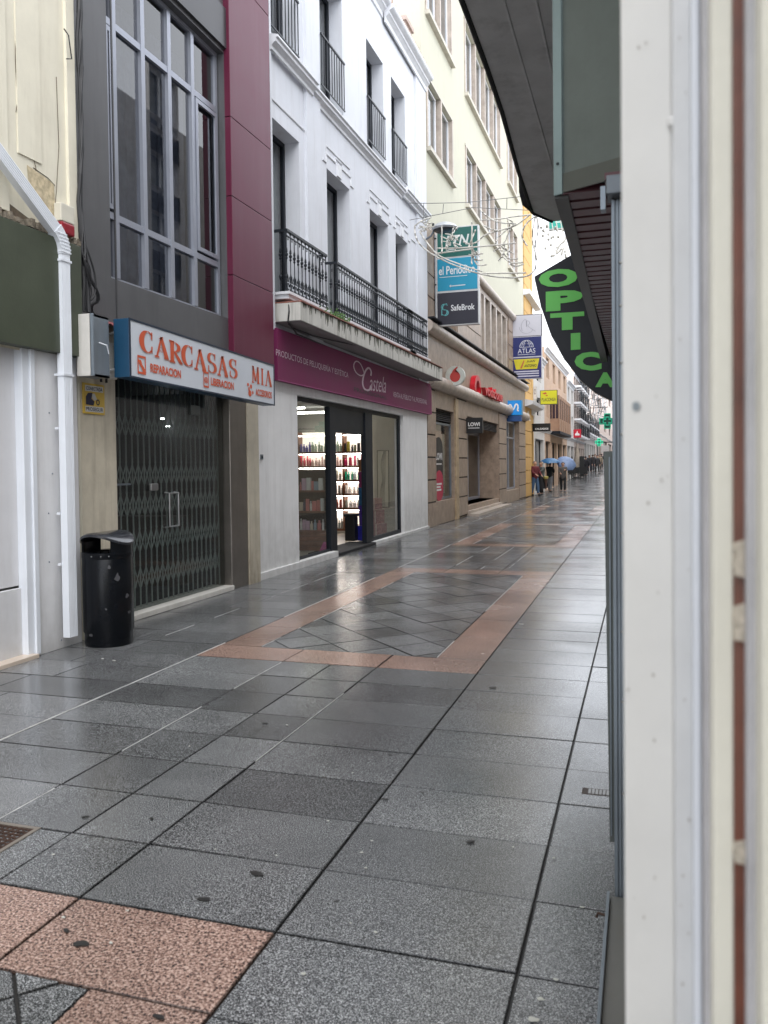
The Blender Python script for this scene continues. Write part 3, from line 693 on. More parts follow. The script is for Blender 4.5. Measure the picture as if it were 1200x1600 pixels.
# handset icons
def phone(x, w, h=.33, y=.09):
    for a, b, c, d_ in ((0,.12,0,1),(.88,1,0,1),(.12,.88,0,.12),(.12,.88,.88,1)): pgon(lt, [(x+a*w,y+c*h),(x+b*w,y+c*h),(x+b*w,y+d_*h),(x+a*w,y+d_*h)], O, U, V, .006)
phone(.038,.043); phone(.425,.036)
stroke(lt, [(.047,.34),(.055,.26),(.066,.2),(.075,.13)], [.018,.016,.016,.018], O, U, V, .0062)
put_text(lt, '@', O+U*.430+V*.18, U*.026, V*.13, .03, d=.0062)
for cx, cy, rx, ry, in ((.76,.36,.008,.04),(.785,.33,.009,.05),(.775,.17,.013,.07),(.80,.2,.006,.04),(.768,.26,.006,.05)): disc(lt, cx, cy, rx, ry, O, U, V, .006)
obj('icon', lt, OR, t)
q = MB(); 
for z in (2.55, 2.9): q.tube([(-5.0,6.85,z),(sx-.15,6.7,z)], .01, 6)
obj('bracket', q, PIPE, t)

# yellow alarm notice
t = thing('alarm_notice', 'small yellow security company notice on the dirty cream pier', 'notice', (-4.99,6.65,2.1))
ex, ya, yb2, za, zb = -4.985, 6.49, 6.81, 2.12, 2.41
obj('panel', MB().box(-5.0, ex, ya, yb2, za, zb), mat('notice_yellow', (.62,.42,.07), .4), t, bevel=.004)
O2 = np.array([ex,ya,za]); U2 = np.array([0,yb2-ya,0]); V2 = np.array([0,0,zb-za])
obj('face', pgon(pgon(MB(), [(.08,.74),(.92,.74),(.92,.93),(.08,.93)], O2, U2, V2, .002), [(.08,.07),(.92,.07),(.92,.25),(.08,.25)], O2, U2, V2, .002), plain((.62,.62,.60)), t)
q = MB(); put_text(q, 'CONECTADA', O2+U2*.12+V2*.77, U2*.76, V2*.12, .02, d=.004); put_text(q, 'PROSEGUR', O2+U2*.1+V2*.1, U2*.8, V2*.12, .02, d=.004)
pgon(q, [(.1,.3),(.1,.55),(.2,.68),(.42,.7),(.36,.5),(.5,.42),(.45,.28)], O2, U2, V2, .003)
stroke(q, arc(.66,.4,.07,.08,0,360,16), .04, O2, U2, V2, .003)
obj('print', q, plain((.02,.02,.05)), t)
obj('grey_print', pgon(MB(), [(.38,.66),(.5,.68),(.62,.5),(.5,.44),(.4,.52)], O2, U2, V2, .003), plain((.45,.45,.45)), t)

# ================================================================== LITTER BIN
bx, by = -4.66, 6.36
t = thing('litter_bin', 'glossy black cylindrical litter bin with arched hood', 'litter bin', (bx,by,0))
rB = .222
q = MB(); n = 96; prof = [(.92,0),(.95,.015),(.95,.11),(1.0,.13),(1.0,.80),(.985,.805)]
for j, (rr, z) in enumerate(prof):
    for k in range(n):
        a = 2*math.pi*k/n; r2 = rB*rr*(1 - (.012 if (k % 8 == 0 and .12 < z < .79) else 0)); q.v.append((bx+r2*math.cos(a), by+r2*math.sin(a), z))
for j in range(len(prof)-1):
    for k in range(n): k2 = (k+1) % n; q.f.append((j*n+k, j*n+k2, (j+1)*n+k2, (j+1)*n+k))
q.f.append(tuple(range(n)))
obj('body', q, BLACKP, t, smooth=True)
q = MB(); q.lathe((bx,by,0), [(rB*1.0,.79),(rB*1.02,.80),(rB*1.02,.845),(rB*.98,.85),(rB*.8,.845),(rB*.8,.79)], 48, cap=False); obj('rim', q, BLACKP, t, smooth=True)
q = MB(); q.lathe((bx,by,.5), [(rB*.8,0),(rB*.8,.33)], 32, cap=False); q.lathe((bx,by,.5), [(.001,0),(rB*.8,.001)], 32, cap=False); obj('liner', q, mat('liner', (.01,.01,.01), .7), t)
q = MB()    # side walls of the hood: around +-X, openings towards +-Y
for c in (0, 180):
    k = 14; hw = 47 if c == 0 else 38
    for i in range(k):
        a0 = R(c-hw+2*hw*i/k); a1 = R(c-hw+2*hw*(i+1)/k)
        for ra, rb in ((rB*1.0, rB*.93),):
            P_ = [(bx+ra*math.cos(a0),by+ra*math.sin(a0)),(bx+ra*math.cos(a1),by+ra*math.sin(a1)),(bx+rb*math.cos(a1),by+rb*math.sin(a1)),(bx+rb*math.cos(a0),by+rb*math.sin(a0))]
            zt_ = lambda p_:   .93+.078*(1-((p_[0]-bx)/rB)**2)
            i0 = len(q.v); q.v += [(x,y,.845) for x,y in P_]+[(x,y,zt_((x,y))) for x,y in P_]
            q.f += [(i0,i0+1,i0+5,i0+4),(i0+2,i0+3,i0+7,i0+6)]
            if i == 0: q.f.append((i0+3,i0,i0+4,i0+7))
            if i == k-1: q.f.append((i0+1,i0+2,i0+6,i0+5))
obj('hood_side', q, BLACKP, t, smooth=True)
q = MB(); k = 36; rr = 8
for lay, dz in ((0,.022),(1,-.012)):
    for j in range(rr+1):
        for i in range(k):
            a = 2*math.pi*i/k; r2 = rB*1.06*j/rr if j else .0005; x = r2*math.cos(a); y = r2*math.sin(a)*1.02
            q.v.append((bx+x, by+y,   .93+.078*(1-(x/rB)**2)+dz-(.012 if j == rr and lay == 0 else 0)))
for lay in (0, 1):
    o_ = lay*(rr+1)*k
    for j in range(rr):
        for i in range(k): i2 = (i+1) % k; q.f.append((o_+j*k+i, o_+j*k+i2, o_+(j+1)*k+i2, o_+(j+1)*k+i))
for i in range(k): i2 = (i+1) % k; q.f.append((rr*k+i, rr*k+i2, (rr+1)*k+rr*k+i2, (rr+1)*k+rr*k+i))
obj('hood', q, mat('bin_hood', (.02,.022,.028), .18, 0, var=.3, vs=20, bump=.5, bs=90, coat=.5), t, smooth=True)
q = MB()
for px_, py_ in ((-.45,.2),(-.2,.2),(.1,.2)): pass
cdir = np.array([-bx,-by]); cdir /= np.linalg.norm(cdir); sdir = np.array([-cdir[1], cdir[0]])
for sa in (-.6,-.25,.05): 
    dd = cdir*math.sqrt(1-sa*sa)-sdir*(-sa)*1.0; q.lathe((bx+dd[0]*rB*1.02, by+dd[1]*rB*1.02, .82), [(.001,-.007),(.006,-.004),(.006,.004),(.001,.007)], 8)
obj('rivet', q, MC['chrome'], t)
q = MB()
for sa, z, sc in ((.35,.63,1),(.05,.72,.5),(.72,.45,.6),(.8,.3,.5),(-.1,.35,.3),(-.7,.12,.5)):
    dd = cdir*math.sqrt(1-sa*sa)+sdir*sa
    # peeled paint patches hugging the curve
    pts = []
    for i in range(9):
        a = 2*math.pi*i/9; rr_ = random.uniform(.4,1)*.035*sc
        sb = sa+rr_*math.cos(a)/rB; sb = max(-.98,min(.98,sb)); d2 = cdir*math.sqrt(1-sb*sb)+sdir*sb
        pts.append((bx+d2[0]*rB*1.004, by+d2[1]*rB*1.004, z+rr_*1.3*math.sin(a)))
    q.poly(pts)
obj('paint_scuff', q, mat('scuff', (.06,.06,.065), .5, var=.3), t)

# ================================================================== BUILDING W (white, magenta shop)
Wb = thing('white_building', 'white three-storey building above the magenta cosmetics shopfront', 'building', (-5.15,15,0))
XW = -5.15
r1 = [(10.97,12.10),(13.28,14.44),(15.62,16.87),(17.42,18.38)]
r2 = [(10.97,12.05),(13.05,14.14),(15.52,16.62),(17.2,18.28)]
ops = [(a,b,4.05,6.72) for a,b in r1] + [(a,b,7.95,10.02) for a,b in r2]
mb = MB(); wallx(mb, XW, 10.71, 20.0, 3.6, 11.3, ops, .3); hull(mb, XW, -13, 10.71, 20.0, 3.6, 11.3); obj('wall', mb, WHITE, Wb)
mb = MB(); wallx(mb, XW, 10.35, 20.0, 0, 3.6, [(11.87,17.86,.0,2.72,.12)], .12); obj('ground_floor_wall', mb, WHITE_G, Wb)
for i, (a, b) in enumerate(r1): window(Wb, XW-.25, a, b, 4.06, 6.72, DARKFR, .07, 1)
for i, (a, b) in enumerate(r2): window(Wb, XW-.25, a, b, 7.96, 10.02, DARKFR, .07, 1)
def mould(mb, y0, y1, z, prof, X):
    """running moulding; prof = [(out, dz)...]"""
    i0 = len(mb.v)
    for y in (y0, y1): mb.v += [(X+o_, y, z+d) for o_, d in prof]
    k = len(prof)
    for q in range(k-1): mb.f.append((i0+q, i0+q+1, i0+k+q+1, i0+k+q))
    mb.f.append(tuple(i0+q for q in range(k))); mb.f.append(tuple(i0+k+q for q in range(k)))
C1 = [(0,-.16),(.03,-.15),(.03,-.1),(.07,-.06),(.1,-.05),(.1,0),(.13,.01),(.13,.04),(0,.07)]
q = MB()
mould(q, 10.95, 12.55, 7.78, C1, XW+.05); mould(q, 12.55, 17.9, 7.75, C1, XW); mould(q, 17.9, 20.0, 7.78, C1, XW+.05)
obj('string_course', q, TRIM, Wb)
C2 = [(0,-.26),(.03,-.25),(.03,-.15),(.08,-.1),(.11,-.08),(.11,-.03),(.19,.01),(.21,.04),(.21,.09),(0,.13)]
q = MB(); mould(q, 10.71, 16.6, 11.2, C2, XW+.0); mould(q, 16.6, 20.02, 11.12, C2, XW+.05); obj('cornice', q, TRIM, Wb)
q = MB()
for y in np.arange(10.8, 19.9, .26): q.tube([(XW-.5,y,11.52),(XW+.16,y,11.34)], .07, 8)
obj('roof_tile_row', q, mat('roof_tile', (.42,.27,.20), .8, var=.4, vs=4, dirt=.5, dc=(.3,.27,.22)), Wb)
obj('chimney', MB().box(XW-.6, XW-.15, 18.9, 19.5, 11.3, 12.1).box(XW-.65, XW-.1, 18.85, 19.55, 12.1, 12.2), mat('chimney_brick', (.45,.36,.32), .8, var=.3, vs=9), Wb)
q = MB()   # thin raised label mouldings over the windows
def lab(pts): q.tube([(XW+.004, y_, z_) for y_, z_ in pts], .016, 6)
for a, b in r1[1:]:
    m_ = (a+b)/2
    lab([(a-.2,6.80),(a-.04,6.80),(a-.04,6.95),(m_-.16,6.95),(m_-.16,7.03),(m_+.16,7.03),(m_+.16,6.95),(b+.04,6.95),(b+.04,6.80),(b+.2,6.80)]); lab([(a-.0,7.09),(b+.0,7.09)])
    q.box(XW, XW+.03, m_-.1, m_+.1, 6.74, 6.96)
lab([(10.8,6.98),(12.3,6.98)]); lab([(18.7,6.9),(19.2,6.9)])
obj('label_moulding', q, TRIM, Wb)
q = MB()
for a, b in ((10.95,11.0),(12.3,12.9),(19.1,20.0)): q.box(XW, XW+.05, a, b, 3.6, 11.0)
obj('pilaster', q, WHITE, Wb)
# upper bar rails
for i, (a, b) in enumerate(r2):
    q = MB(); x = XW+.03; n = 9
    q.box(x-.015, x+.015, a-.03, b+.03, 8.86, 8.89); q.box(x-.01, x+.01, a-.03, b+.03, 8.02, 8.04)
    for k in range(n+1): y = a+(b-a)*k/n; q.box(x-.007, x+.007, y-.007, y+.007, 8.04, 8.86)
    obj('window_rail', q, IRON, Wb)
# canopy slab under the balconies
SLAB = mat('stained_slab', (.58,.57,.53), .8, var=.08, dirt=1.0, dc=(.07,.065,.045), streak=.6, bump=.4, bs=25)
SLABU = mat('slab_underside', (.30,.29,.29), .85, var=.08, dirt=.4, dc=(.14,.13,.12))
xo = -4.705
q = MB(); q.box(XW, xo, 11.02, 19.85, 3.72, 3.98, 3.68, 3.96); obj('canopy_slab', q, SLAB, Wb)
q = MB()   # moss and soot runs down the slab edge
y = 11.1
while y < 19.7:
    n_ = random.randint(1, 5)
    for k in range(n_):
        w = random.uniform(.012,.05); L = random.uniform(.03,.17)*(1.2 if 11.9 < y < 15 else .8); zt_ = 3.978-(y-11)*.0025
        q.prism([(xo,y,zt_),(xo,y+w,zt_),(xo,y+w*.75,zt_-L*.6),(xo,y+w*.45,zt_-L),(xo,y+w*.2,zt_-L*.7)], (1,0,0), .002); y += w*random.uniform(.8,1.3)
    y += random.uniform(.0,.22)
struct(obj('moss_streak', q, mat('moss', (.050,.052,.030), .8, var=.5, vs=14), Wb), 'stuff')
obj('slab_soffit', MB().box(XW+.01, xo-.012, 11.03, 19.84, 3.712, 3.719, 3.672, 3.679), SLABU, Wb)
q = MB()
for i in range(36): y = 11.03+i*.245; q.box(XW+.005, xo+.02, y, y+.235, 3.984+random.uniform(0,.004), 4.0+random.uniform(0,.004))
obj('tile_edging', q, mat('edge_tile', (.26,.10,.075), .6, var=.5, vs=6, dirt=.6, dc=(.25,.24,.2)), Wb)
# iron balconies
def balcony(y0, y1, label, x=-4.95, zt=5.06, zb=4.17):
    t = thing('iron_balcony', label, 'balcony', (x, (y0+y1)/2, zb), 'ornate iron balconies of the white building')
    obj('balcony_plate', MB().box(XW+.0, x+.05, y0-.06, y1+.06, zb-.12, zb-.06).box(XW, x+.08, y0-.09, y1+.09, zb-.06, zb-.02), TRIM, t)
    q = MB(); q.box(x-.025, x+.025, y0-.02, y1+.02, zt-.02, zt+.015).box(XW, x-.025, y0-.02, y0+.02, zt-.02, zt+.015).box(XW, x-.025, y1-.02, y1+.02, zt-.02, zt+.015)
    q.box(x-.012, x+.012, y0, y1, zb-.01, zb+.01).box(x-.01, x+.01, y0, y1, zt-.09, zt-.075)
    obj('handrail', q, IRON, t)
    L = [(x, y) for y in np.linspace(y0, y1, max(2, round((y1-y0)/.128)))] + [(xx, y) for y in (y0, y1) for xx in (x-.1,)]
    q = MB(); q2 = MB()
    for (a, b) in L:
        q.lathe((a,b,zb), [(.008,0),(.008,.16),(.02,.19),(.026,.22),(.012,.25),(.0075,.28),(.0075,.46),(.018,.475),(.018,.49),(.009,.5),(.024,.525),(.024,.545),(.009,.56),(.019,.575),(.015,.61),(.0075,.64),(.0075,.84),(.014,.85),(.014,.88)], 7, cap=False)
        if True:   # pendants below the rail
            q2.lathe((a,b+.06,zt-.09), [(.001,-.05),(.012,-.035),(.005,-.02),(.012,0)], 6, cap=False)
    obj('baluster', q, IRON, t); obj('pendant_row', q2, IRON, t)
    q = MB()
    for (a, b) in L[:-2]:
        for s_ in (-1, 1):
            q.tube([(a+.006,b+s_*(.03+.028*math.cos(R(v))),zb+.07+.05*math.sin(R(v))) for v in range(0,330,40)], .0075, 5)
            q.tube([(a+.006,b+s_*.05,zb+.14),(a+.006,b+s_*.03,zb+.2),(a+.006,b,zb+.23)], .008, 5)
        q.obox((a+.006,b,zb+.17), (.006,0,0), (0,.03,.0), (0,0,.03))
    obj('scrollwork', q, IRON, t)
y1_ = yX(434.5,-4.95)
balcony(11.1, yX(509,-4.95,420), 'ornate black iron balcony of the white building, nearest the purple column')
balcony(yX(525,-4.95,400), yX(643,-4.95,480), 'longest ornate black iron balcony, in the middle of the white building')
balcony(yX(632,-4.95,480)+.25, yX(666,-4.95,500), 'short ornate black iron balcony of the white building, nearest the blue hanging signs')
# weeds on the slab
t = None
q = MB()
for i in range(260):
    y = 12.75+random.gauss(0,.25); x = -4.78+random.uniform(-.08,.08); z = 4.0+abs(random.gauss(0,.05)); a = random.uniform(0,6.28); s_ = .022
    q.quad((x,y,z),(x+s_*math.cos(a),y+s_*math.sin(a),z+.012),(x+s_*math.cos(a)*1.4,y+s_*math.sin(a)*1.4,z+.03),(x-.006,y+.008,z+.025))
tag(obj('weed_tuft', q, mat('weed', (.07,.15,.035), .7, var=.4, vs=30), loc=(-4.78,12.75,4.0), fix=False), 'small green weed tuft growing on the stained canopy slab', 'weeds')
q = MB().tube([(-5.0,11.2,3.73),(-4.95,11.3,3.66),(-4.9,11.9,3.64),(-4.85,12.6,3.66),(-4.8,13.4,3.70),(-4.74,13.8,3.72)], .012, 6); q.tube([(-4.9,11.04,3.99),(-4.88,11.0,3.85),(-4.9,11.0,3.7),(-5.02,11.6,3.62),(-5.08,13,3.62),(-5.08,19.8,3.6)], .012, 6)
tag(obj('canopy_cable', q, CAB, loc=(-4.9,12,3.65)), 'loose black cable sagging under the stained canopy slab', 'cable')

# shop fascia
t = thing('shop_fascia_sign', 'long magenta fascia sign with white script lettering', 'sign', (-5.08,15.5,2.87))
fx = -5.06
obj('panel', MB().box(XW+.002, fx, 10.97, 20.12, 2.86, 3.62), MAGENTA, t, bevel=.005)
obj('trim', MB().box(fx, fx+.006, 10.97, 20.12, 2.86, 2.872).box(fx, fx+.006, 20.1, 20.12, 2.872, 3.6), mat('mag_trim', (.36,.05,.2), .4), t)
q = MB()
def fitX(mb, s, X, lb, rb, h0, bold=0., shear=0., d=.004):
    a = onX(*lb, X); b = onX(*rb, X); U_ = b-a; put_text(mb, s, a, U_, (0,0,h0), bold, shear, d=d)
LP_ = mat('letter_pale', (.62,.48,.56), .5)
fitX(q, 'PRODUCTOS DE PELUQUERÍA Y ESTÉTICA', fx, (431,557), (544,592), .135); obj('lettering', q, LP_, t); q = MB()
fitX(q, 'VENTA AL PÚBLICO Y AL PROFESIONAL', fx, (614,620), (667,632), .14); obj('lettering', q, LP_, t); q = MB()
fitX(q, 'astela', fx, (577,610), (603,614), .32, -.004, .35)
a = onX(551, 606, fx); U_ = onX(580, 612, fx)-a; V_ = np.array([0,0,.50])
cpts = [(.95,.62),(1.0,.78),(.85,.9),(.66,.82),(.5,.6),(.38,.38),(.4,.15),(.6,.04),(.85,.12),(.98,.3)]
stroke(q, smooth2([(.98,.62),(1.02,.80),(.88,.93),(.70,.80),(.55,.5),(.5,.22),(.62,.02),(.86,.02),(1.0,.2)]), .075, a, U_, V_, .004)
stroke(q, smooth2([(.60,.60),(.42,.50),(.16,.58),(.03,.80),(.14,1.02),(.36,1.02),(.52,.84),(.62,.62)]), .045, a, U_, V_, .0045)
obj('script_lettering', q, LP_, t)
q = MB(); fitX(q, 'PROFESIONAL', fx, (553,611), (604,625), .075, .01); obj('small_lettering', q, plain((.01,.01,.012)), t)

# shopfront frame + interior
t = thing('shopfront', 'dark framed glazed shopfront with an open door below the magenta sign', 'shopfront', (XW-.1,15,0))
q = MB(); xf = XW-.08; f2 = XW-.14
a0, a1 = 11.87, 17.86
q.box(f2, xf, a0, a0+.06, .12, 2.66); q.box(f2, xf, a1-.1, a1, .12, 2.66); q.box(f2, xf, a0, a1, 2.64, 2.72); q.box(f2, xf, a0, 13.45, .02, .14); q.box(f2, xf, 15.72, a1, .02, .14)
q.box(f2-.02, xf+.02, 13.42, 13.72, .06, 2.64); q.box(f2-.02, xf+.02, 15.36, 15.8, .06, 2.64)
obj('frame', q, DARKFR, t, bevel=.004)
obj('transom_panel', MB().box(f2, xf-.01, 13.72, 15.36, 2.2, 2.64), DARKFR, t)
obj('pane', MB().quad((f2+.03,a0+.06,.14),(f2+.03,13.42,.14),(f2+.03,13.42,2.64),(f2+.03,a0+.06,2.64)), GL, t)
obj('pane', MB().quad((f2+.03,15.8,.14),(f2+.03,a1-.1,.14),(f2+.03,a1-.1,2.64),(f2+.03,15.8,2.64)), GL, t)
obj('threshold', MB().box(f2-.4, xf+.1, 13.5, 15.7, 0, .05), mat('doormat', (.02,.02,.022), .8), t)
obj('base_kerb', MB().box(XW-.16, XW+.04, 10.36, 13.5, 0, .10).box(XW-.16, XW+.04, 15.7, 20, 0, .06), WHITE_G, t)
# room
rm = MB(); rx0, ry0, ry1, rz = -8.6, 11.2, 18.2, 2.85
rm.quad((rx0,ry0,.02),(rx0,ry1,.02),(rx0,ry1,rz),(rx0,ry0,rz)); rm.quad((rx0,ry1,.02),(f2-.05,ry1,.02),(f2-.05,ry1,rz),(rx0,ry1,rz)); rm.quad((f2-.05,ry0,.02),(rx0,ry0,.02),(rx0,ry0,rz),(f2-.05,ry0,rz))
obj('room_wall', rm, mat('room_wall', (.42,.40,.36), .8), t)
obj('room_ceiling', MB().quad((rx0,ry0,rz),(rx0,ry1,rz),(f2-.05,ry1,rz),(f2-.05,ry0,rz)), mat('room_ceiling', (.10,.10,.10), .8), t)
obj('room_floor', MB().quad((rx0,ry0,.03),(f2,ry0,.03),(f2,ry1,.03),(rx0,ry1,.03)), mat('room_floor', (.30,.28,.25), .3), t)
WARM = mat('warm_light', (1,.93,.82), .5, emit=6)
lt_ = MB(); lt_.box(-7.6,-5.7,16.2,16.28,2.72,2.76); lt_.box(-6.9,-5.6,13.2,13.24,2.6,2.63)
obj('ceiling_light', lt_, WARM, t)

# back shelving unit; panel glows on its own to look lit by strips
SX0, SX1, SY = -7.75, -6.02, 17.86
s = thing('shelf_unit', 'brightly lit wall shelving full of bottles at the back of the cosmetics shop', 'shelves', ((SX0+SX1)/2, SY, 0))
WOODS = mat('shelf_wood', (.20,.075,.035), .5, var=.2)
obj('back_panel', MB().box(SX0, SX1, SY+.25, SY+.28, .1, 2.4), mat('glow_panel', (1,.90,.80), .6, var=.02, emit=.30), s)
zsh = [(722-yy)/1280*SY*1.0+1.6 for yy in (699.5,722.5,746,769,793,829)]
zsh = [1.93, 1.60, 1.27, .95, .62, .13]
q = MB()
for z in zsh: q.box(SX0, SX1, SY, SY+.25, z-.045, z)
obj('shelf', q, WOODS, s)
q = MB()
for z in zsh[:-1]+[2.36]: q.box(SX0+.02, -6.64, SY+.005, SY+.02, z-.062, z-.047).box(-6.6, SX1-.02, SY+.005, SY+.02, z-.062, z-.047)
obj('led_strip', q, mat('led', (1,.93,.85), .5, emit=10), s)
q = MB()
for x in (SX0, -6.62, SX1): q.box(x-.015, x+.015, SY, SY+.25, .1, 2.4)
obj('upright', q, WOODS, s)
def bottle_mb(x, y, z, r, h, kind):
    if kind == 0: return MB().lathe((x,y,z), [(r,0),(r,h*.68),(r*.45,h*.78),(r*.4,h*.82),(r*.5,h*.83),(r*.5,h)], 8)
    if kind == 1: return MB().lathe((x,y,z), [(r*.9,0),(r,h*.05),(r*.8,h*.8),(r*.85,h*.81),(r*.85,h)], 8)
    return MB().box(x-r, x+r, y-r*.7, y+r*.7, z, z+h)
proto = {}
def bottle(x, y, z, r, h, kind, c, label, group, cat='bottle'):
    key = (round(r,3), round(h,3), kind, c)
    if key not in proto:
        o = obj(['bottle','jar','product_box'][kind] if cat != 'carton' else 'carton', bottle_mb(0,0,0,r,h,kind), plain(c, .35), loc=(0,0,0)); proto[key] = o.data
        o.location = (x,y,z)
    else:
        o = bpy.data.objects.new(['bottle','jar','product_box'][kind] if cat != 'carton' else 'carton', proto[key]); COL.objects.link(o); o.location = (x,y,z)
    tag(o, label, cat if cat != 'bottle' or kind != 2 else 'box', group)
shelfc = [((.12,.13,.03),(.55,.45,.06),(.05,.05,.05)), ((.60,.03,.14),(.75,.70,.70),(.5,.03,.08)), ((.01,.40,.22),(.7,.75,.75),(.03,.35,.2)), ((.70,.05,.04),(.75,.70,.65),(.7,.08,.05)), ((.25,.24,.2),(.35,.33,.28),(.75,.73,.7)), ((.75,.65,.05),(.75,.70,.4),(.2,.45,.1))]
nm = ['top', 'second', 'third', 'fourth', 'fifth', 'lowest']; cn = ['dark olive', 'crimson', 'green', 'red', 'grey', 'yellow']
for i, z in enumerate(zsh):
    x = -6.58
    while x < SX1-.06:
        r = random.choice([.03,.042]); h = random.choice([.15,.19,.23]) if i != 4 else .17
        c = shelfc[i][random.randrange(3)]
        bottle(x, SY+.08, z+.001, r, h, random.choice([0,1]), c, '%s toned bottle seen through the doorway on the %s shelf' % (cn[i], nm[i]), 'bottles on the %s shelf behind the doorway' % nm[i]); x += r*2+random.choice([.006,.012,.03])
cl_ = [((.10,.08,.45),(.5,.6,.48),(.45,.55,.42)), ((.65,.04,.08),(.75,.5,.46),(.7,.45,.4)), ((.7,.66,.5),(.5,.42,.15),(.6,.6,.5)), ((.3,.28,.25),(.2,.18,.16),(.4,.3,.25)), ((.35,.05,.03),(.3,.06,.04),(.4,.1,.06)), ((.4,.4,.35),(.3,.3,.26),(.35,.33,.3))]
cn2 = ['pale green', 'pale red', 'cream', 'brownish', 'rust red', 'beige']
for i, z in enumerate(zsh):
    x = SX0+.05 if i < 2 else -7.05
    while x < -6.66:
        r = random.choice([.03,.036]); h = random.choice([.15,.19,.24]) ; c = cl_[i][0 if (x < -7.45) else random.randrange(1,3)]
        bottle(x, SY+.08, z+.001, r, h, random.choice([0,1]), c, '%s bottle seen through the left window on the %s shelf' % (cn2[i], nm[i]), 'bottles on the %s shelf behind the left window' % nm[i]); x += r*2+random.choice([.004,.01,.02])
# wooden display in the left window
dY = 14.0; dx0 = onY(468,760,dY)[0]; dx1 = onY(513,760,dY)[0]
s = thing('display_unit', 'dark wooden display unit with boxes in the left shop window', 'display unit', ((dx0+dx1)/2,dY,.03))
WOODD = mat('display_wood', (.055,.032,.025), .5, var=.3, vs=5); WOODR = mat('crate_wood', (.19,.085,.055), .5, var=.3, vs=8)
obj('back_board', MB().box(dx0-.1, dx1, dY+.2, dY+.22, .04, 1.53), WOODD, s)
q = MB(); q.box(dx1-.035, dx1, dY-.1, dY+.2, .45, 1.53); q.box(dx0-.1, dx1, dY-.1, dY+.2, 1.49, 1.53)
obj('side', q, WOODD, s)
dsh = [1.155, .775, .42]
q = MB()
for z in dsh: q.box(dx0-.1, dx1-.035, dY-.1, dY+.2, z-.035, z)
obj('shelf', q, WOODR, s)
q = MB()
for k in range(4): q.box(dx0-.1, dx1, dY-.12, dY-.1, .05+k*.09, .13+k*.09)
obj('plank_base', q, WOODR, s)
pk = [(.8,.8,.8),(.35,.45,.55),(.12,.10,.16),(.7,.25,.25),(.7,.5,.65),(.8,.7,.6)]
for i, z in enumerate(dsh):
    x = dx0; k = 0
    while x < dx1-.1:
        w = random.choice([.022,.03,.04]); h = random.uniform(.15,.24)
        bottle(x+w, dY, z+.001, w, round(h,2), random.choice([2,2,0]), random.choice(pk), '%s box or bottle on the %s shelf of the dark wooden display' % (['dark or pale','pink and white','silver'][i], ['upper','middle','lower'][i]), 'packs on the %s shelf of the wooden display' % ['upper','middle','lower'][i], 'packaging'); x += w*2+.012
q = MB().obox((dx1+.03,dY-.28,.14), (.07,0,.0), (0,.012,.0), (0.035,.03,.09))
tag(obj('pink_card', q, plain((.45,.06,.25)), loc=(dx1+.03,dY-.28,.05)), 'pink card leaning on the floor behind the left shop window', 'card')
s = thing('waste_bin', 'black swing-lid waste bin standing in the open shop doorway', 'waste bin', (-5.72,15.9,.05))
q = MB(); p0 = (-5.72,15.9,.03)
for rr_, zz in ((.12,0),): pass
q.box(-5.84,-5.62,15.8,16.02,.05,.55); obj('body', q, mat('bin2', (.012,.012,.014), .5), s, bevel=.02)
obj('lid', MB().box(-5.86,-5.6,15.78,16.04,.552,.61), MC['bin2'], s, bevel=.01)
px_stack = onY(569,780,16.1)[0]
zz = 1.72
for nm_, h, c, lb in (('promo_carton',.25,(.30,.12,.05),'orange brown carton topmost of the stack inside the shop door'),('promo_carton',.33,(.22,.02,.10),'magenta carton second from the top of the doorway stack'),('promo_carton',.37,(.02,.10,.22),'teal blue carton in the middle of the doorway stack'),('promo_carton',.42,(.07,.03,.25),'violet carton second from the floor in the doorway stack'),('promo_carton',.31,(.02,.02,.30),'bright blue carton at the bottom of the doorway stack')):
    s = thing(nm_, lb, 'box', (px_stack,16.1,zz-h)); w = .085 if c != (.02,.02,.30) else .12
    obj('body', MB().box(px_stack-w, px_stack+w, 16.0, 16.3, zz-h+.003, zz-.02), plain(c,.4), s, bevel=.004); obj('lid', MB().box(px_stack-w-.004, px_stack+w+.004, 15.996, 16.304, zz-.06, zz), plain(tuple(q_*1.2 for q_ in c),.4), s); zz -= h
# framed picture and cartons behind right window
s = thing('framed_picture', 'tall framed charcoal sketch of abstract curves behind the right window', 'picture', (-5.6,17.9,1.0))
pa = onY(590,705,17.6); pb = onY(607,792,17.6)
obj('frame', MB().box(pa[0]-.02, pb[0]+.02, 17.6, 17.63, pb[2]-.02, pa[2]+.02), plain((.03,.025,.02)), s)
O3 = np.array([pa[0],17.6,pb[2]]); U3 = np.array([pb[0]-pa[0],0,0]); V3 = np.array([0,0,pa[2]-pb[2]])
obj('print', pgon(MB(), [(0,0),(1,0),(1,1),(0,1)], O3, U3, V3, .003), plain((.42,.38,.30)), s)
q = MB()
for k in range(6): stroke(q, smooth2([(.15+.1*k,0),(.2+.08*k,.3),(.5+.05*k,.5),(.25+.1*k,.75),(.6+.05*k,1)]), .035, O3, U3, V3, .005)
obj('drawing', q, plain((.10,.09,.08)), s)
for k, (x, z, h, lb) in enumerate(((-5.62,.03,.28,'pink patterned carton on the floor behind the right window'),(-5.64,.31,.3,'pink patterned carton stacked on another behind the right window'),(-5.66,.62,.26,'topmost pink patterned carton behind the right window'))):
    s = thing('carton', lb, 'box', (x,17.3,z)); obj('body', MB().box(x-.13+.03*k, x+.16-.03*k, 17.2, 17.5, z+.002, z+h-.01), mat('pattern_pink', (.28,.12,.13), .5, var=.5, vs=25), s, bevel=.004); obj('tape', MB().box(x-.01, x+.02, 17.196, 17.2, z+.01, z+h-.015), plain((.4,.3,.28)), s)
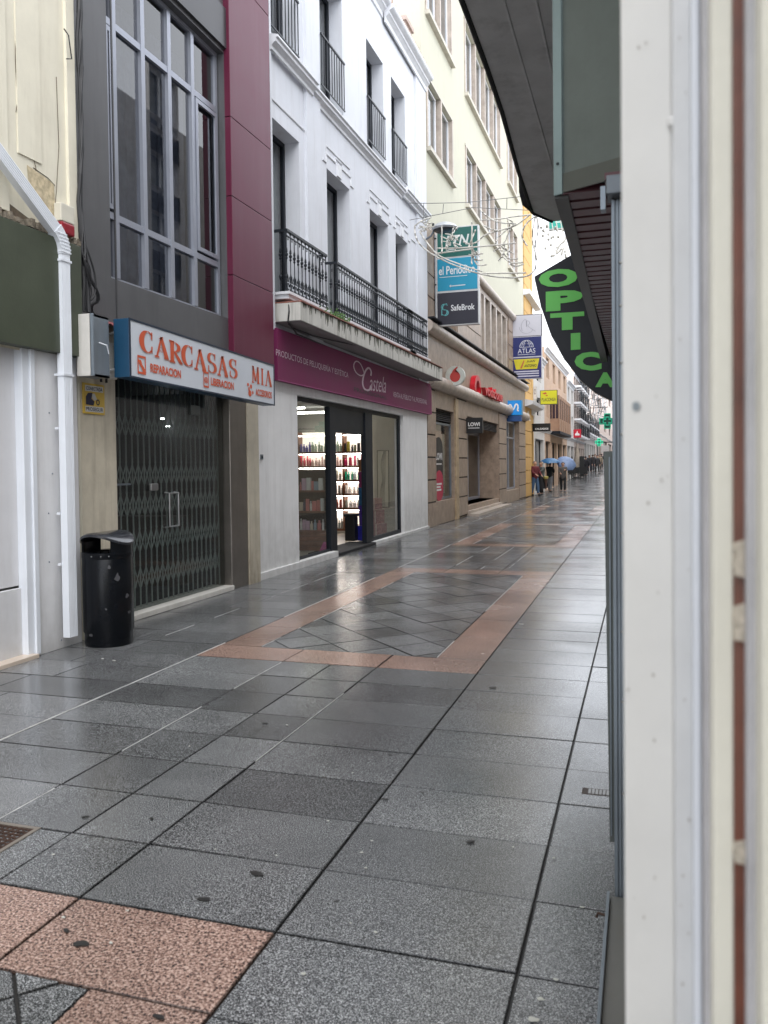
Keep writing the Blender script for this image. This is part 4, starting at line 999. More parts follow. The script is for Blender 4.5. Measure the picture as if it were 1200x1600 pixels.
s = thing('carton', 'pale blue carton on the floor nearest the door in the right window', 'box', (-5.72,16.9,.03)); obj('body', MB().box(-5.82,-5.66,16.8,17.0,.04,.32), plain((.12,.25,.33)), s, bevel=.004); obj('tape', MB().box(-5.75,-5.73,16.796,16.8,.05,.31), plain((.4,.4,.4)), s)

# small fittings on white pier
s = thing('wall_socket_plate', 'small grey metal plate on the white pier beside the magenta shop', 'wall plate', (XW,10.75,1.7)); p = onX(408,714,XW)
obj('plate', MB().box(XW, XW+.015, p[1]-.03, p[1]+.04, p[2]-.035, p[2]+.035), STEEL, s); obj('button', MB().box(XW+.015, XW+.022, p[1]-.01, p[1]+.015, p[2]-.015, p[2]+.01), DARKFR, s)
#NEXT
# ================================================================== BUILDING C (beige over brown stone)
Cb = thing('beige_building', 'tall beige building with grouped windows above a brown stone ground floor', 'building', (-5.2,29,0))
XC = -5.2; CY0, CY1 = 20.0, 38.3
g1, g2, g3 = (20.45,23.5), (25.3,32.0), (33.7,36.4)
fl = [(9.72,11.5),(13.15,15.4),(16.6,18.8)]
ops = [(a,b,c,d) for (a,b) in (g1,g2,g3) for (c,d) in fl]
mb = MB(); wallx(mb, XC, CY0, CY1, 7.75, 20.5, ops, .16); hull(mb, XC, -14, CY0, CY1, 0, 20.5); obj('wall', mb, BEIGE, Cb)
SHUT = mat('roller_shutter', (.20,.19,.185), .7, var=.1)
def shutter(par, X, a, b, c, d):
    q = MB(); n = int((d-c)/.09)
    for i in range(n): z = c+i*(d-c)/n; q.quad((X-.02,a,z),(X-.02,b,z),(X,b,z+(d-c)/n),(X,a,z+(d-c)/n))
    return obj('shutter', q, SHUT, par)
for (a, b), nn in ((g1,2),(g2,4),(g3,2)):
    for c, d in fl:
        w = (b-a)/nn
        for i in range(nn):
            window(Cb, XC-.09, a+i*w+.12, a+(i+1)*w-.12, c+.03, d-.03, TRIM, .05, 0, (), GLU, SHUT, .05)
            obj('window_sill', MB().box(XC-.1, XC+.12, a+i*w-.001, a+(i+1)*w-.003, c-.12, c-.01), SILLB, Cb)
            obj('mullion', MB().box(XC-.2, XC+.03, a+i*w-.001 if i else a, a+i*w+.12, c, d), STONE_L, Cb)
        obj('mullion', MB().box(XC-.2, XC+.03, b-.12, b, c, d), STONE_L, Cb)
        obj('lintel', MB().box(XC, XC+.03, a-.05, b+.05, d, d+.06), SILLB, Cb)
# stone lower part
so_ = [(20.95,23.2,.62,3.1,.12),(25.0,30.9,.30,3.1,.78),(32.7,36.2,.5,3.45,.2),(27.6,33.4,5.35,7.4,.5),(21.3,23.6,5.35,7.4,.4)]
mb = MB(); wallx(mb, XC+.03, CY0, CY1, 0, 7.75, so_, .35); obj('stone_wall', mb, STONE, Cb)
obj('stone_gap', (lambda m_: ([m_.box(XC+.031, XC+.034, a_, b_, .03, 3.56) for a_, b_ in ((20.03,20.93),(23.62,24.98),(30.92,32.68),(36.22,38.28))], m_)[1])(MB()), STONEJ, Cb)
def sjoint(y0, y1, z0, z1, p=.58, name='stone_course'):
    q = MB(); z = z0
    while z < z1: q.box(XC+.03, XC+.055, y0, y1, z+.02, min(z+p-.02, z1)); z += p
    obj(name, q, STONE, Cb)
for a, b in ((20.05,20.93),(23.62,24.97),(30.93,32.67),(36.23,38.25)): sjoint(a, b, .05, 3.55)
for a, b in ((20.05,21.2),(23.7,27.5),(33.5,38.25)): sjoint(a, b, 5.3, 7.6)
obj('brick_pilaster', MB().box(XC+.03, XC+.08, 23.22, 23.6, 0, 3.5), mat('yellow_stone', (.40,.30,.19), .5, var=.35, vs=6), Cb)
# rounded ledges
for z, r, a, b in ((3.75,.2,20.0,38.35),(5.1,.17,20.0,38.35),(7.72,.15,25.0,38.35)):
    obj('round_ledge', MB().tube([(XC+.06,a,z),(XC+.06,b,z)], r, 14), STONE_L, Cb, smooth=True)
obj('ledge_flashing', MB().box(XC, XC+.26, 20.02, 38.3, 5.28, 5.31), DARKFR, Cb)
# upper windows behind stone fins
for y in np.linspace(28.1, 32.9, 5): obj('stone_fin', MB().box(XC-.35, XC+.06, y-.12, y+.12, 5.36, 7.4), STONE_L, Cb)
ys_ = [27.6]+list(np.linspace(28.1,32.9,5))+[33.4]
for a, b in zip(ys_, ys_[1:]):
    if b-a > .6: window(Cb, XC-.35, a+.13, b-.13, 5.37, 7.38, DARKFR, .05, 0, (6.3,), GLU, DARKIN)
window(Cb, XC-.3, 21.3, 23.6, 5.37, 7.38, TRIM, .06, 1, (), GLU, SHUT)
# shop windows, doorway
w = window(Cb, XC-.06, 20.95, 23.2, .64, 2.75, STEEL, .06, 0, (), GL, mat('rose_interior', (.30,.20,.19), .7, var=.3, vs=1.2), .5)
obj('louvre', (lambda m_: ([m_.box(XC-.1, XC-.06, 20.95, 23.2, 2.8+i*.05, 2.83+i*.05) for i in range(6)], m_)[1])(MB()), DARKIN, Cb)
w = window(Cb, XC-.7, 26.5, 30.88, .31, 2.75, ALU, .1, 1, (), GL, mat('door_interior_glow', (.25,.15,.11), .7, var=.5, vs=.8, emit=.3), .7, name='door')  # backdrop glows by itself, standing in for pinkish indoor light
obj('louvre', (lambda m_: ([m_.box(XC-.1, XC-.04, 25.0, 30.9, 2.8+i*.05, 2.83+i*.05) for i in range(6)], m_)[1])(MB()), DARKIN, Cb)
obj('entrance_step', MB().box(XC-.95, XC+.15, 24.9, 30.95, 0, .15), STONE_L, Cb); obj('entrance_step', MB().box(XC-.95, XC-.12, 24.95, 30.9, .15, .3), STONE_L, Cb)
obj('entrance_step', MB().box(XC+.15, XC+.45, 24.7, 31.2, 0, .08), STONE_L, Cb)
window(Cb, XC-.15, 32.7, 36.2, .52, 3.4, ALU, .07, 1, (2.7,), GL, mat('green_interior', (.20,.25,.21), .7, var=.3, vs=1), .5)
obj('plinth', MB().box(XC+.03, XC+.07, 20.02, 21.15, 0, .5), STONE, Cb)
# window advert: long rounded panel
s = thing('window_poster', 'tall rounded black and crimson poster in the stone building shop window', 'poster', (XC-.2,22.0,.8))
xp = XC-.05; a = onX(679,700,xp)[1]; b = onX(691,700,xp)[1]
def cap(y0, y1, z0, z1, up):
    m_ = (y0+y1)/2; r_y = (y1-y0)/2; out = []
    if up == 2: return [(xp, m_+r_y*math.cos(R(t_)), z1-.28+.28*math.sin(R(t_))) for t_ in range(0,181,15)] + [(xp, m_+r_y*math.cos(R(t_)), z0+.28+.28*math.sin(R(t_))) for t_ in range(180,361,15)]
ca = onX(685,683,xp)[2]; cb_ = onX(685,783,xp)[2]; cm = onX(685,735,xp)[2]
obj('panel', MB().prism(cap(a, b, cb_, ca, 2), (1,0,0), .01), plain((.02,.02,.022)), s)
xp2 = xp; 
def capm(z0, z1): m_=(a+b)/2; r_y=(b-a)/2; return [(xp+.011, m_+r_y*math.cos(R(t_)), z1-.3+.3*math.sin(R(t_))) for t_ in range(0,181,15)] + [(xp+.011, m_+r_y*math.cos(R(t_)), z0+.28+.28*math.sin(R(t_))) for t_ in range(180,361,15)]
obj('red_panel', MB().prism(capm(cb_, cm), (1,0,0), .004), plain((.42,.015,.06)), s)
q = MB(); put_text(q, 'LOWI', (xp+.012, a+.08, 1.72), (0,(b-a)-.16,0), (0,0,.2), .03); 
for k, (z, w_) in enumerate(((1.05,.75),(.97,.6),(.89,.7))): pgon(q, [(0,0),(w_,0),(w_,.05),(0,.05)], (xp+.017, a+.1, z), (0,b-a-.1,0), (0,0,1), .002)
pgon(q, [(0,0),(.8,0),(.8,.03),(0,.03)], (xp+.012, a+.1, 1.6), (0,b-a-.1,0), (0,0,1), .002)
obj('lettering', q, plain((.7,.7,.7)), s)

# ------------------------------------------------------------------ signs helper: boxes facing the camera (towards -Y)
def face_sign(name, label, cat, px, Y, cface, frame=(.55,.56,.57), depth=.16, fw=.03, grp=None, emit=0):
    (x0, y0, x1, y1) = px
    a = onY(x0, y1, Y); b = onY(x1, y1, Y); c = onY(x0, y0, Y)
    X0, X1, Z0, Z1 = a[0], b[0], (a[2]+b[2])/2, c[2]
    s = thing(name, label, cat, ((X0+X1)/2, Y, Z0), grp)
    obj('casing', MB().box(X0, X1, Y, Y+depth, Z0, Z1), plain(frame, .4), s, bevel=.006)
    obj('face', MB().box(X0+fw, X1-fw, Y-.006, Y-.001, Z0+fw, Z1-fw), mat('face%s' % (cface,), cface, .4, var=.03, bump=.02, emit=emit), s)
    O = np.array([X0+fw, Y-.006, Z0+fw]); U = np.array([X1-X0-2*fw,0,0]); V = np.array([0,0,Z1-Z0-2*fw])
    return s, O, U, V
def words(s, items, c, O, U, V, name='lettering', d=.003):
    for it in items:
        q = MB(); tx, x, y, w, h = it[:5]; put_text(q, tx, O+U*x+V*y, U*w, V*h, *(it[5:] or (.01,)), d=d); obj(name, q, plain(c, .5), s)
YS = 20.9
s, O, U, V = face_sign('hanging_sign', 'dark green hanging sign behind the light garland, topmost of its stack of three', 'sign', (682,357,748,402), YS, (.008,.10,.085))
q = MB(); put_text(q, 'LTN', O+U*.2+V*.38, U*.6, V*.36, .02, .25, d=.003); pgon(q, [(.22,.22),(.85,.28),(.85,.30),(.22,.25)], O, U, V, .003); obj('lettering', q, plain((.6,.63,.62)), s)
s, O, U, V = face_sign('hanging_sign', 'bright blue hanging newspaper sign in the middle of a stack of three', 'sign', (682,404,748,455), YS, (.010,.26,.42))
words(s, [('el Periódico', .04,.50,.9,.27,.015)], (.66,.70,.72), O, U, V)
q = MB(); pgon(q, [(.05,.42),(.75,.42),(.75,.44),(.05,.44)], O, U, V, .003); pgon(q, [(.34,.12),(.7,.13),(.7,.16),(.34,.15)], O, U, V, .003); disc(q, .33,.14,.025,.035,O,U,V,.003); obj('small_lettering', q, plain((.55,.62,.66)), s)
s, O, U, V = face_sign('hanging_sign', 'charcoal hanging sign with a teal emblem, lowest of its stack of three', 'sign', (682,457,749,508), YS, (.022,.022,.035))
words(s, [('SafeBrok', .34,.42,.58,.19,.015)], (.66,.68,.70), O, U, V)
q = MB()
for k_ in (0, .03): stroke(q, arc(.17+k_,.56-k_*.5,.07,.09,40,270,10)+arc(.17+k_,.39-k_*.5,.07,.09,90,-140,10), .022, O, U, V, .003)
stroke(q, [(.11,.3),(.11,.62),(.24,.66)], .02, O, U, V, .003); obj('emblem', q, plain((.12,.42,.45)), s)
s = thing('sign_frame', 'black steel bracket carrying the three stacked hanging signs', 'bracket', (-5.1,YS+.1,5.3)); q = MB()
a = onY(676, 370, YS); 
q.tube([(a[0],YS+.08,5.0),(a[0],YS+.08,7.9)], .03, 8)
for z in (5.35,6.3,7.5): q.tube([(-5.17,YS+.08,z),(a[0]+.1,YS+.08,z)], .02, 6)
obj('tube', q, IRON, s)
obj('bracket', MB().box(-5.17,-5.13,YS,YS+.16,5.2,7.6), IRON, s)
# far stack
YA = 34.6
s, O, U, V = face_sign('wall_sign', 'white hanging sign with a thin scribbled monogram, above the navy globe sign', 'sign', (799,493,847,526), YA, (.50,.50,.56), (.05,.05,.06))
q = MB(); stroke(q, smooth2([(.35,.25),(.3,.6),(.5,.9),(.5,.3),(.5,.8),(.65,.6),(.5,.5),(.8,.2)]), .015, O, U, V, .003); stroke(q, arc(.5,.45,.25,.33,180,330,14), .012, O, U, V, .003); obj('emblem', q, plain((.25,.25,.3)), s)
s, O, U, V = face_sign('wall_sign', 'navy hanging sign with a white globe emblem between white and yellow signs', 'sign', (799,527,847,558), YA, (.012,.02,.12), (.5,.5,.55))
words(s, [('ATLAS', .2,.17,.6,.24,.0)], (.62,.63,.70), O, U, V)
q = MB(); stroke(q, arc(.5,.48,.23,.36,0,180,14), .02, O, U, V, .003); stroke(q, [(.27,.48),(.73,.48)], .02, O, U, V, .003)
for rx in (.0,.1,.17): stroke(q, [(.5-rx,.48),(.5-rx*.8,.7),(.5,.84)], .013, O, U, V, .003); stroke(q, [(.5+rx,.48),(.5+rx*.8,.7),(.5,.84)], .013, O, U, V, .003)
stroke(q, [(.31,.65),(.69,.65)], .012, O, U, V, .003); pgon(q, [(.2,.09),(.8,.09),(.8,.11),(.2,.11)], O, U, V, .003); obj('emblem', q, plain((.62,.63,.70)), s)
s, O, U, V = face_sign('wall_sign', 'yellow and navy estate agent sign, lowest of the far stack of hanging signs', 'sign', (799,559,847,592), YA, (.02,.02,.12), (.5,.5,.55))
obj('panel', pgon(MB(), [(.06,.94),(.94,.94),(.86,.44),(.14,.44)], O, U, V, .003), plain((.55,.48,.02)), s)
words(s, [('JUAN', .50,.74,.3,.13,.02,.2),('ANTONIO', .42,.54,.42,.13,.02,.2)], (.03,.03,.02), O, U, V, d=.006)
q = MB(); 
for y in (.30,.19,.07): pgon(q, [(.08,y),(.92,y),(.92,y+.06),(.08,y+.06)], O, U, V, .003)
obj('small_lettering', q, plain((.5,.5,.58)), s); obj('emblem', pgon(MB(), [(.28,.5),(.34,.48),(.44,.86),(.40,.88)], O, U, V, .005), plain((.45,.12,.04)), s)
s = thing('sign_frame', 'thin black steel post holding the far stack of hanging signs', 'bracket', (-5.1,YA+.1,4.5)); a = onY(797, 500, YA)
obj('tube', MB().tube([(a[0]-.03,YA+.08,4.7),(a[0]-.03,YA+.08,7.3)], .035, 8), IRON, s); obj('bracket', MB().box(-5.2,a[0],YA+.04,YA+.12,5.0,5.06).box(-5.2,a[0],YA+.04,YA+.12,6.6,6.66), IRON, s)
# round white sign with red drop
Yv = 22.2; c = onY(711,587,Yv); rd = 14.5/1280*Yv*1.07
s = thing('round_sign', 'round white projecting sign with a red speech-mark drop', 'sign', (c[0],Yv,c[2]-rd))
q = MB(); nn = 32; q.prism([(c[0]+rd*math.cos(2*math.pi*i/nn), Yv, c[2]+rd*math.sin(2*math.pi*i/nn)) for i in range(nn)], (0,1,0), .12); obj('casing', q, plain((.60,.62,.58)), s, smooth=True)
O = np.array([c[0]-rd,Yv-.001,c[2]-rd]); U = np.array([2*rd,0,0]); V = np.array([0,0,2*rd])
q = MB(); pgon(q, arc(.5,.45,.27,.27,110,-230,24)+[(.40,.80),(.62,.97),(.66,.93),(.56,.80),(.52,.72)], O, U, V, .004); obj('emblem', q, plain((.50,.05,.04)), s)
obj('bracket', MB().box(XC, c[0]-rd*.9, Yv+.04, Yv+.08, c[2]-.03, c[2]+.03), IRON, s)
# red wall letters
s = thing('wall_lettering', 'red three-dimensional letters and ring emblem on the brown stone band', 'sign', (XC+.1,28,4.2)); xw = XC+.2
a = onX(752,617,xw); b = onX(780,628,xw); zt_ = onX(752,598,xw)[2]
vs_, fs_ = text_geo('vodafone', .02)
q = MB(); 
for (d0) in (0,): 
    put_text(q, 'vodafone', a, (0,b[1]-a[1],0), (0,0,(zt_-a[2])*.9), .02, d=.0)
o_ = obj('lettering', q, plain((.50,.008,.02), .3), s, fix=False)
md = o_.modifiers.new('s', 'SOLIDIFY'); md.thickness = .14; md.offset = 1
a = onX(742,600,xw); b = onX(752,600,xw); zc = onX(747,607,xw)[2]; mY = (a[1]+b[1])/2; rY = (b[1]-a[1])/2; rZ = .42
q = MB(); k = 28
ring = [(xw, mY+rY*math.cos(2*math.pi*i/k), zc+rZ*math.sin(2*math.pi*i/k)) for i in range(k)]; inn = [(xw, mY+rY*.55*math.cos(2*math.pi*i/k), zc+rZ*.62*math.sin(2*math.pi*i/k)) for i in range(k)]
bk = [(x-.16,y,z) for x,y,z in ring]
i0 = 0; q.v = ring+inn+bk+[(x-.16,y,z) for x,y,z in inn]
for i in range(k): j = (i+1) % k; q.f += [(i,j,k+j,k+i),(j,i,2*k+i,2*k+j),(k+i,k+j,3*k+j,3*k+i)]
obj('ring_emblem', q, plain((.50,.008,.02), .3), s, smooth=True)
# black LOWI blade sign
s, O, U, V = face_sign('projecting_sign', 'small black projecting sign with white lettering beside the stone doorway', 'sign', (727,653,754,677), 24.8, (.012,.012,.014), (.02,.02,.02), .12, .01)
words(s, [('LOWI', .16,.45,.7,.26,.04)], (.7,.7,.7), O, U, V); obj('small_lettering', pgon(MB(), [(.16,.3),(.84,.3),(.84,.36),(.16,.36)], O, U, V, .003), plain((.5,.5,.5)), s); obj('bracket', MB().box(XC, O[0], 24.84,24.9,2.8,2.86).box(XC,XC+.04,24.8,24.95,2.3,3.0), IRON, s)
# blue M sign
s, O, U, V = face_sign('projecting_sign', 'bright blue lightbox with a white rounded M beside the red letters', 'sign', (789,626,815,649), 33.2, (.01,.20,.55), (.02,.25,.5), .35, .02, emit=.15)
q = MB(); stroke(q, smooth2([(.14,.25),(.14,.5),(.25,.75),(.36,.72),(.45,.4),(.5,.38),(.56,.45),(.66,.78),(.78,.75),(.82,.5),(.76,.32),(.86,.26)]), .10, O, U, V, .004); obj('lettering', q, plain((.75,.75,.75)), s)
obj('base_panel', MB().box(O[0]+.05, O[0]+U[0], 33.2, 33.5, O[2]-.26, O[2]-.04), plain((.02,.07,.22)), s)
# lamp
s = thing('street_lamp', 'grey dome street lamp on a wall arm above the green hanging sign', 'street lamp', (-5.1,19.9,7.2)); Yl = 19.9; c = onY(695,357,Yl)
obj('shade', MB().lathe((c[0],Yl,c[2]), [(.30,-.04),(.33,0),(.27,.07),(.18,.12),(.07,.15),(.01,.16)], 28), mat('lamp_shade', (.42,.44,.46), .35, .3), s, smooth=True)
obj('diffuser', MB().lathe((c[0],Yl,c[2]), [(.02,-.10),(.2,-.09),(.29,-.045)], 24), mat('lamp_glass', (.05,.055,.06), .25), s, smooth=True)
obj('arm', MB().tube([(XW,Yl,c[2]-.25),(c[0]-.35,Yl,c[2]-.15),(c[0]-.25,Yl,c[2]+.02),(c[0],Yl,c[2]+.14)], .025, 8), STEEL, s)

# ================================================================== FAR BUILDINGS (left side)
def far_building(name, label, y0, y1, X, zt, m, n, st, gf=3.6, balc=False, awn=None, trimm=TRIM, wm=DARKFR):
    b = thing(name, label, 'building', (X,(y0+y1)/2,gz(y0))); z0 = gz(y0)
    sh = (zt-gf)/st; w = (y1-y0)/n; ops = []
    for i in range(n):
        for j in range(st): ops.append((y0+w*(i+.28), y0+w*(i+.72), gf+sh*j+.35 if balc else gf+sh*j+sh*.3, gf+sh*j+sh*.82))
    gop = [(y0+w*(i+.12), y0+w*(i+.88), z0+.1, gf-.7) for i in range(n)]
    mb = MB(); wallx(mb, X, y0, y1, z0-.3, zt, ops+gop, .25); hull(mb, X, X-8, y0, y1, z0-.3, zt); obj('wall', mb, m, b)
    for o_ in ops: window(b, X-.18, *o_, wm, .07, 1)
    for o_ in gop: window(b, X-.18, *o_, DARKFR, .08, 1, (), GLD, DARKIN, name='shop_window')
    q = MB(); mould(q, y0, y1, zt-.05, C2, X); obj('cornice', q, trimm, b)
    q = MB(); mould(q, y0, y1, gf-.1, C1, X); obj('string_course', q, trimm, b)
    if balc:
        for i in range(n):
            for j in range(st):
                ya_, yb_ = y0+w*(i+.15), y0+w*(i+.85); z = gf+sh*j+.3; q = MB()
                bl = obj('balcony', MB().box(X, X+.55, ya_, yb_, z-.16, z), trimm, b)
                q.box(X+.5, X+.53, ya_, yb_, z+.92, z+.96); q.box(X, X+.5, ya_, ya_+.03, z+.92, z+.96)
                for k in range(14): y = ya_+(yb_-ya_)*k/13; q.box(X+.505, X+.525, y, y+.02, z, z+.92)
                for k in range(5): q.box(X+.1*k, X+.1*k+.02, ya_, ya_+.02, z, z+.92)
                obj('railing', q, IRON, bl)
    return b
XF = -5.3
YEL = mat('yellow_render', (.60,.37,.13), .8, var=.06, dirt=.2, dc=(.35,.25,.12)); YEP = mat('pale_yellow_render', (.66,.50,.26), .8, var=.06, dirt=.2, dc=(.4,.3,.18))
PEACH = mat('peach_render', (.52,.37,.27), .8, var=.1, dirt=.35, dc=(.3,.22,.16)); PINKR = mat('pink_render', (.60,.50,.45), .8, var=.08, dirt=.3, dc=(.35,.3,.27)); OFFW = mat('offwhite_render', (.60,.58,.56), .8, var=.08, dirt=.35, dc=(.35,.33,.3))
y1 = yX(834, XF)
b = far_building('yellow_building', 'narrow yellow building with quoin joints beside the tall beige one', 38.34, y1, XF, 15.5, YEL, 2, 3, 4.3)
q = MB()
for i in range(24): q.box(XF, XF+.14, 38.36, 40.6, .05+i*.62, .05+i*.62+.59)
obj('quoin', q, YEL, b)
q = MB(); mould(q, 38.3, y1+.3, 9.55, [(0,-.15),(.3,-.1),(.3,.1),(0,.12)], XF+.1); mould(q, 38.3, y1+.3, 4.4, [(0,-.15),(.4,-.05),(.45,.1),(0,.2)], XF+.1); obj('cornice', q, TRIM, b)
q = MB(); a = onY(820,671,38.33); put_text(q, 'A', (XF+.15,38.5,4.0-.35), (0,1.6,0), (0,0,.45), .03); o_ = obj('lettering', q, plain((.75,.73,.68)), b)
ya, yb_ = y1+.02, yX(851, XF)
far_building('narrow_white_building', 'narrow white building between the yellow and the peach facades', ya, yb_, XF, float(onX(843,560,XF)[2]), OFFW, 1, 2)
ya, yb_ = yb_+.02, yX(886, XF)
pb = far_building('peach_building', 'peach building with an enclosed wooden bay window', ya, yb_, XF, float(onX(851,543,XF)[2]), PEACH, 4, 2)
by0, by1 = 50.5, 58.5; bz0, bz1 = 3.55, 5.7; bxo = -4.75
WB = mat('bay_wood', (.33,.20,.13), .6, var=.15)
s = obj('bay_window', MB().box(XF, bxo, by0, by1, bz0, bz0+.75).box(XF, bxo, by0, by1, bz1-.2, bz1).box(XF+.02, bxo-.06, by0+.06, by1-.06, bz0+.7, bz1-.15), WB, pb)
q = MB(); nn = 6
for i in range(nn+1): y = by0+(by1-by0)*i/nn; q.box(bxo-.05, bxo+.02, y-.06, y+.06, bz0, bz1)
for i in range(3): q.box(XF+.1+.2*i, XF+.14+.2*i, by0-.02, by0+.02, bz0+.75, bz1-.2)
obj('bay_post', q, WB, s)
q = MB(); q.quad((bxo-.03,by0,bz0+.75),(bxo-.03,by1,bz0+.75),(bxo-.03,by1,bz1-.2),(bxo-.03,by0,bz1-.2)); q.quad((XF,by0-.003,bz0+.75),(bxo,by0-.003,bz0+.75),(bxo,by0-.003,bz1-.2),(XF,by0-.003,bz1-.2)); obj('pane', q, mat('bay_glass', (.05,.03,.04), .2), s)
obj('bay_soffit', MB().box(XF, bxo+.05, by0-.05, by1+.05, bz0-.18, bz0-.01), DARKFR, s)
ya, yb_ = yb_+.02, yX(897, XF)
far_building('white_townhouse', 'slim white townhouse just beyond the peach building', ya, yb_, XF, float(onX(886,595,XF)[2]), OFFW, 2, 2)
ya, yb_ = yb_+.02, yX(913, XF)
far_building('balcony_building', 'pinkish cream building with rows of projecting balconies far down the street', ya, yb_, XF, float(onX(897,582,XF)[2]), PINKR, 5, 4, balc=True)
ya, yb_ = yb_+.02, yX(930, XF)
far_building('low_white_building', 'low white building with small balconies near the street end', ya, yb_, XF, float(onX(913,652,XF)[2]), OFFW, 5, 2, balc=True, gf=gz(100)+3.2)
ya, yb_ = yb_+.02, 250
far_building('distant_building', 'distant cream building closing the left side of the street', ya, yb_, XF, 13, PINKR, 8, 3, gf=gz(150)+3.4)
# building across the far end
b = thing('end_building', 'pale hazy building across the far end of the street', 'building', (0,252,gz(230)))
mb = MB(); q = MB(); mb.box(-14, 14, 252, 262, 2, 22); obj('wall', mb, OFFW, b)
for i in range(9):
    for j in range(4): obj('window', MB().box(-12.5+i*3, -11.3+i*3, 251.9, 251.99, 8+j*3.4, 10+j*3.4), DARKFR, b)

# ================================================================== RIGHT SIDE
def right_building(name, label, y0, y1, zt, m, n, X=.02, depth=9):
    b = thing(name, label, 'building', (X,(y0+y1)/2,gz(y0))); st = 4; sh = (zt-4.2)/st; w = (y1-y0)/n
    ops = [(y0+w*(i+.3), y0+w*(i+.7), 4.2+sh*j+.5, 4.2+sh*j+2.4) for i in range(n) for j in range(st)]
    mb = MB(); wallx(mb, -X, y0, y1, gz(y0)-.3, zt, ops, .2); hull(mb, -X, -X-depth, y0, y1, gz(y0)-.3, zt)
    mb.v = [(-x, y, z) for x, y, z in mb.v]; obj('wall', mb, m, b)
    for o_ in ops:
        fr = MB(); fr.box(X+.13, X+.17, o_[0], o_[1], o_[2], o_[2]+.06).box(X+.13, X+.17, o_[0], o_[1], o_[3]-.06, o_[3]).box(X+.13, X+.17, o_[0], o_[0]+.06, o_[2], o_[3]).box(X+.13, X+.17, o_[1]-.06, o_[1], o_[2], o_[3]).box(X+.13, X+.17, (o_[0]+o_[1])/2-.03, (o_[0]+o_[1])/2+.03, o_[2], o_[3])
        w_ = obj('window', fr, TRIM, b); obj('pane', MB().quad((X+.19,o_[0],o_[2]),(X+.19,o_[1],o_[2]),(X+.19,o_[1],o_[3]),(X+.19,o_[0],o_[3])), mat('dark_pane', (.06,.065,.07), .08), w_)
    return b
right_building('right_near_building', 'off-white building carrying the canopy on the right side of the street', 3.1, 21, 9.5, OFFW, 6)
right_building('right_middle_building', 'cream building on the right side beyond the optician sign', 21.02, 60, 7.0, CREAM, 11)
right_building('right_far_building', 'grey building on the far right side of the street', 60.02, 250, 8.0, OFFW, 30)
# close door frame at the right edge of the picture: stacked profiles
t = thing('door_surround', 'pale painted door surround very close on the right edge', 'door frame', (.1,.8,0))
def prof(name, x0, x1, Y, back, m, z0=0., z1=3.6, bev=.002):
    X0 = onY(x0, 722, Y)[0]; X1 = onY(x1, 722, Y)[0]; return obj(name, MB().box(X0, X1, Y, back, z0, z1), m, t, bevel=bev)
PAN = mat('surround_white', (.62,.61,.59), .45, var=.05, vs=6, dirt=.18, dc=(.38,.37,.35), bump=.05, bs=40, streak=2)
CRM = mat('surround_cream', (.66,.64,.56), .5, var=.06, vs=9, dirt=.15, dc=(.45,.38,.25))
GRS = mat('surround_grey', (.40,.39,.40), .5, var=.12, vs=14, dirt=.3, dc=(.18,.15,.15))
BRN = mat('surround_brown', (.12,.038,.022), .45, var=.35, vs=14, dirt=.2, dc=(.35,.28,.22))
prof('panel', 973, 1052, .90, 1.3, PAN); prof('panel', 1052.3, 1082, .893, 1.3, mat('surround_grey_white', (.55,.55,.55), .4, var=.06, vs=10, dirt=.3, dc=(.33,.33,.35)))
prof('bead', 1082.3, 1095, .87, 1.3, mat('bead_white', (.62,.64,.68), .25, var=.03))
prof('gap', 1095.3, 1099, .90, 1.3, DARKIN); prof('seal', 1099, 1113, .84, 1.3, GRS)
prof('cream_stile', 1113.3, 1146, .80, 1.3, CRM); prof('brown_seal', 1146.3, 1166, .797, 1.3, BRN)
prof('grey_seal', 1166.3, 1190, .78, 1.3, GRS); prof('cream_stile', 1190.3, 1300, .74, 1.3, CRM)
FIL = mat('filler', (.42,.37,.30), .8, var=.35, vs=90, bump=.6, bs=200)
for y0_, y1_ in ((848,900),(948,1000),(1318,1348)):
    q = MB(); A_ = [onY(1146+random.uniform(-1,3), y, .793) for y in np.linspace(y0_, y1_, 7)]; B_ = [onY(1168+random.uniform(-6,6), y, .793) for y in np.linspace(y1_+4, y0_-4, 7)]
    q.prism(A_+B_, (0,1,0), .01); obj('filler_patch', q, FIL, t)
sc_ = MB()
for k in range(26):
    x_ = random.choice([random.uniform(980,1046), random.uniform(1056,1078)]); y_ = random.uniform(40,1590); r_s = random.uniform(.0004,.0014); yy_ = .8985 if x_ < 1050 else .8915
    c_ = onY(x_, y_, yy_); sc_.poly([(c_[0]+r_s*random.uniform(.5,1)*math.cos(v), yy_, c_[2]+r_s*random.uniform(.8,2.6)*math.sin(v)) for v in np.linspace(0,6.28,9)[:-1]])
obj('chip_marks', sc_, mat('chip', (.30,.27,.24), .8), t)
a = onY(1049,190,.895); obj('paint_drip', MB().lathe((a[0],.897,a[2]), [(.001,-.006),(.004,-.003),(.004,.003),(.001,.006)], 10), PAN, t)
a = onY(994,635,.9); obj('stain', MB().poly([(a[0]+.0045*math.cos(v)*random.uniform(.8,1.1), .8985, a[2]+.005*math.sin(v)) for v in np.linspace(0,6.28,12)[:-1]]), mat('stain_blue', (.22,.25,.27), .6), t)
b = thing('right_wall', 'cream shop wall on the right beside the camera', 'wall', (.3,-1,0)); obj('wall', MB().box(.14, .5, -6, .76, 0, 3.6), CREAM, b); obj('plinth', MB().box(.12, .14, -6, .7, 0, .4), STONE, b)
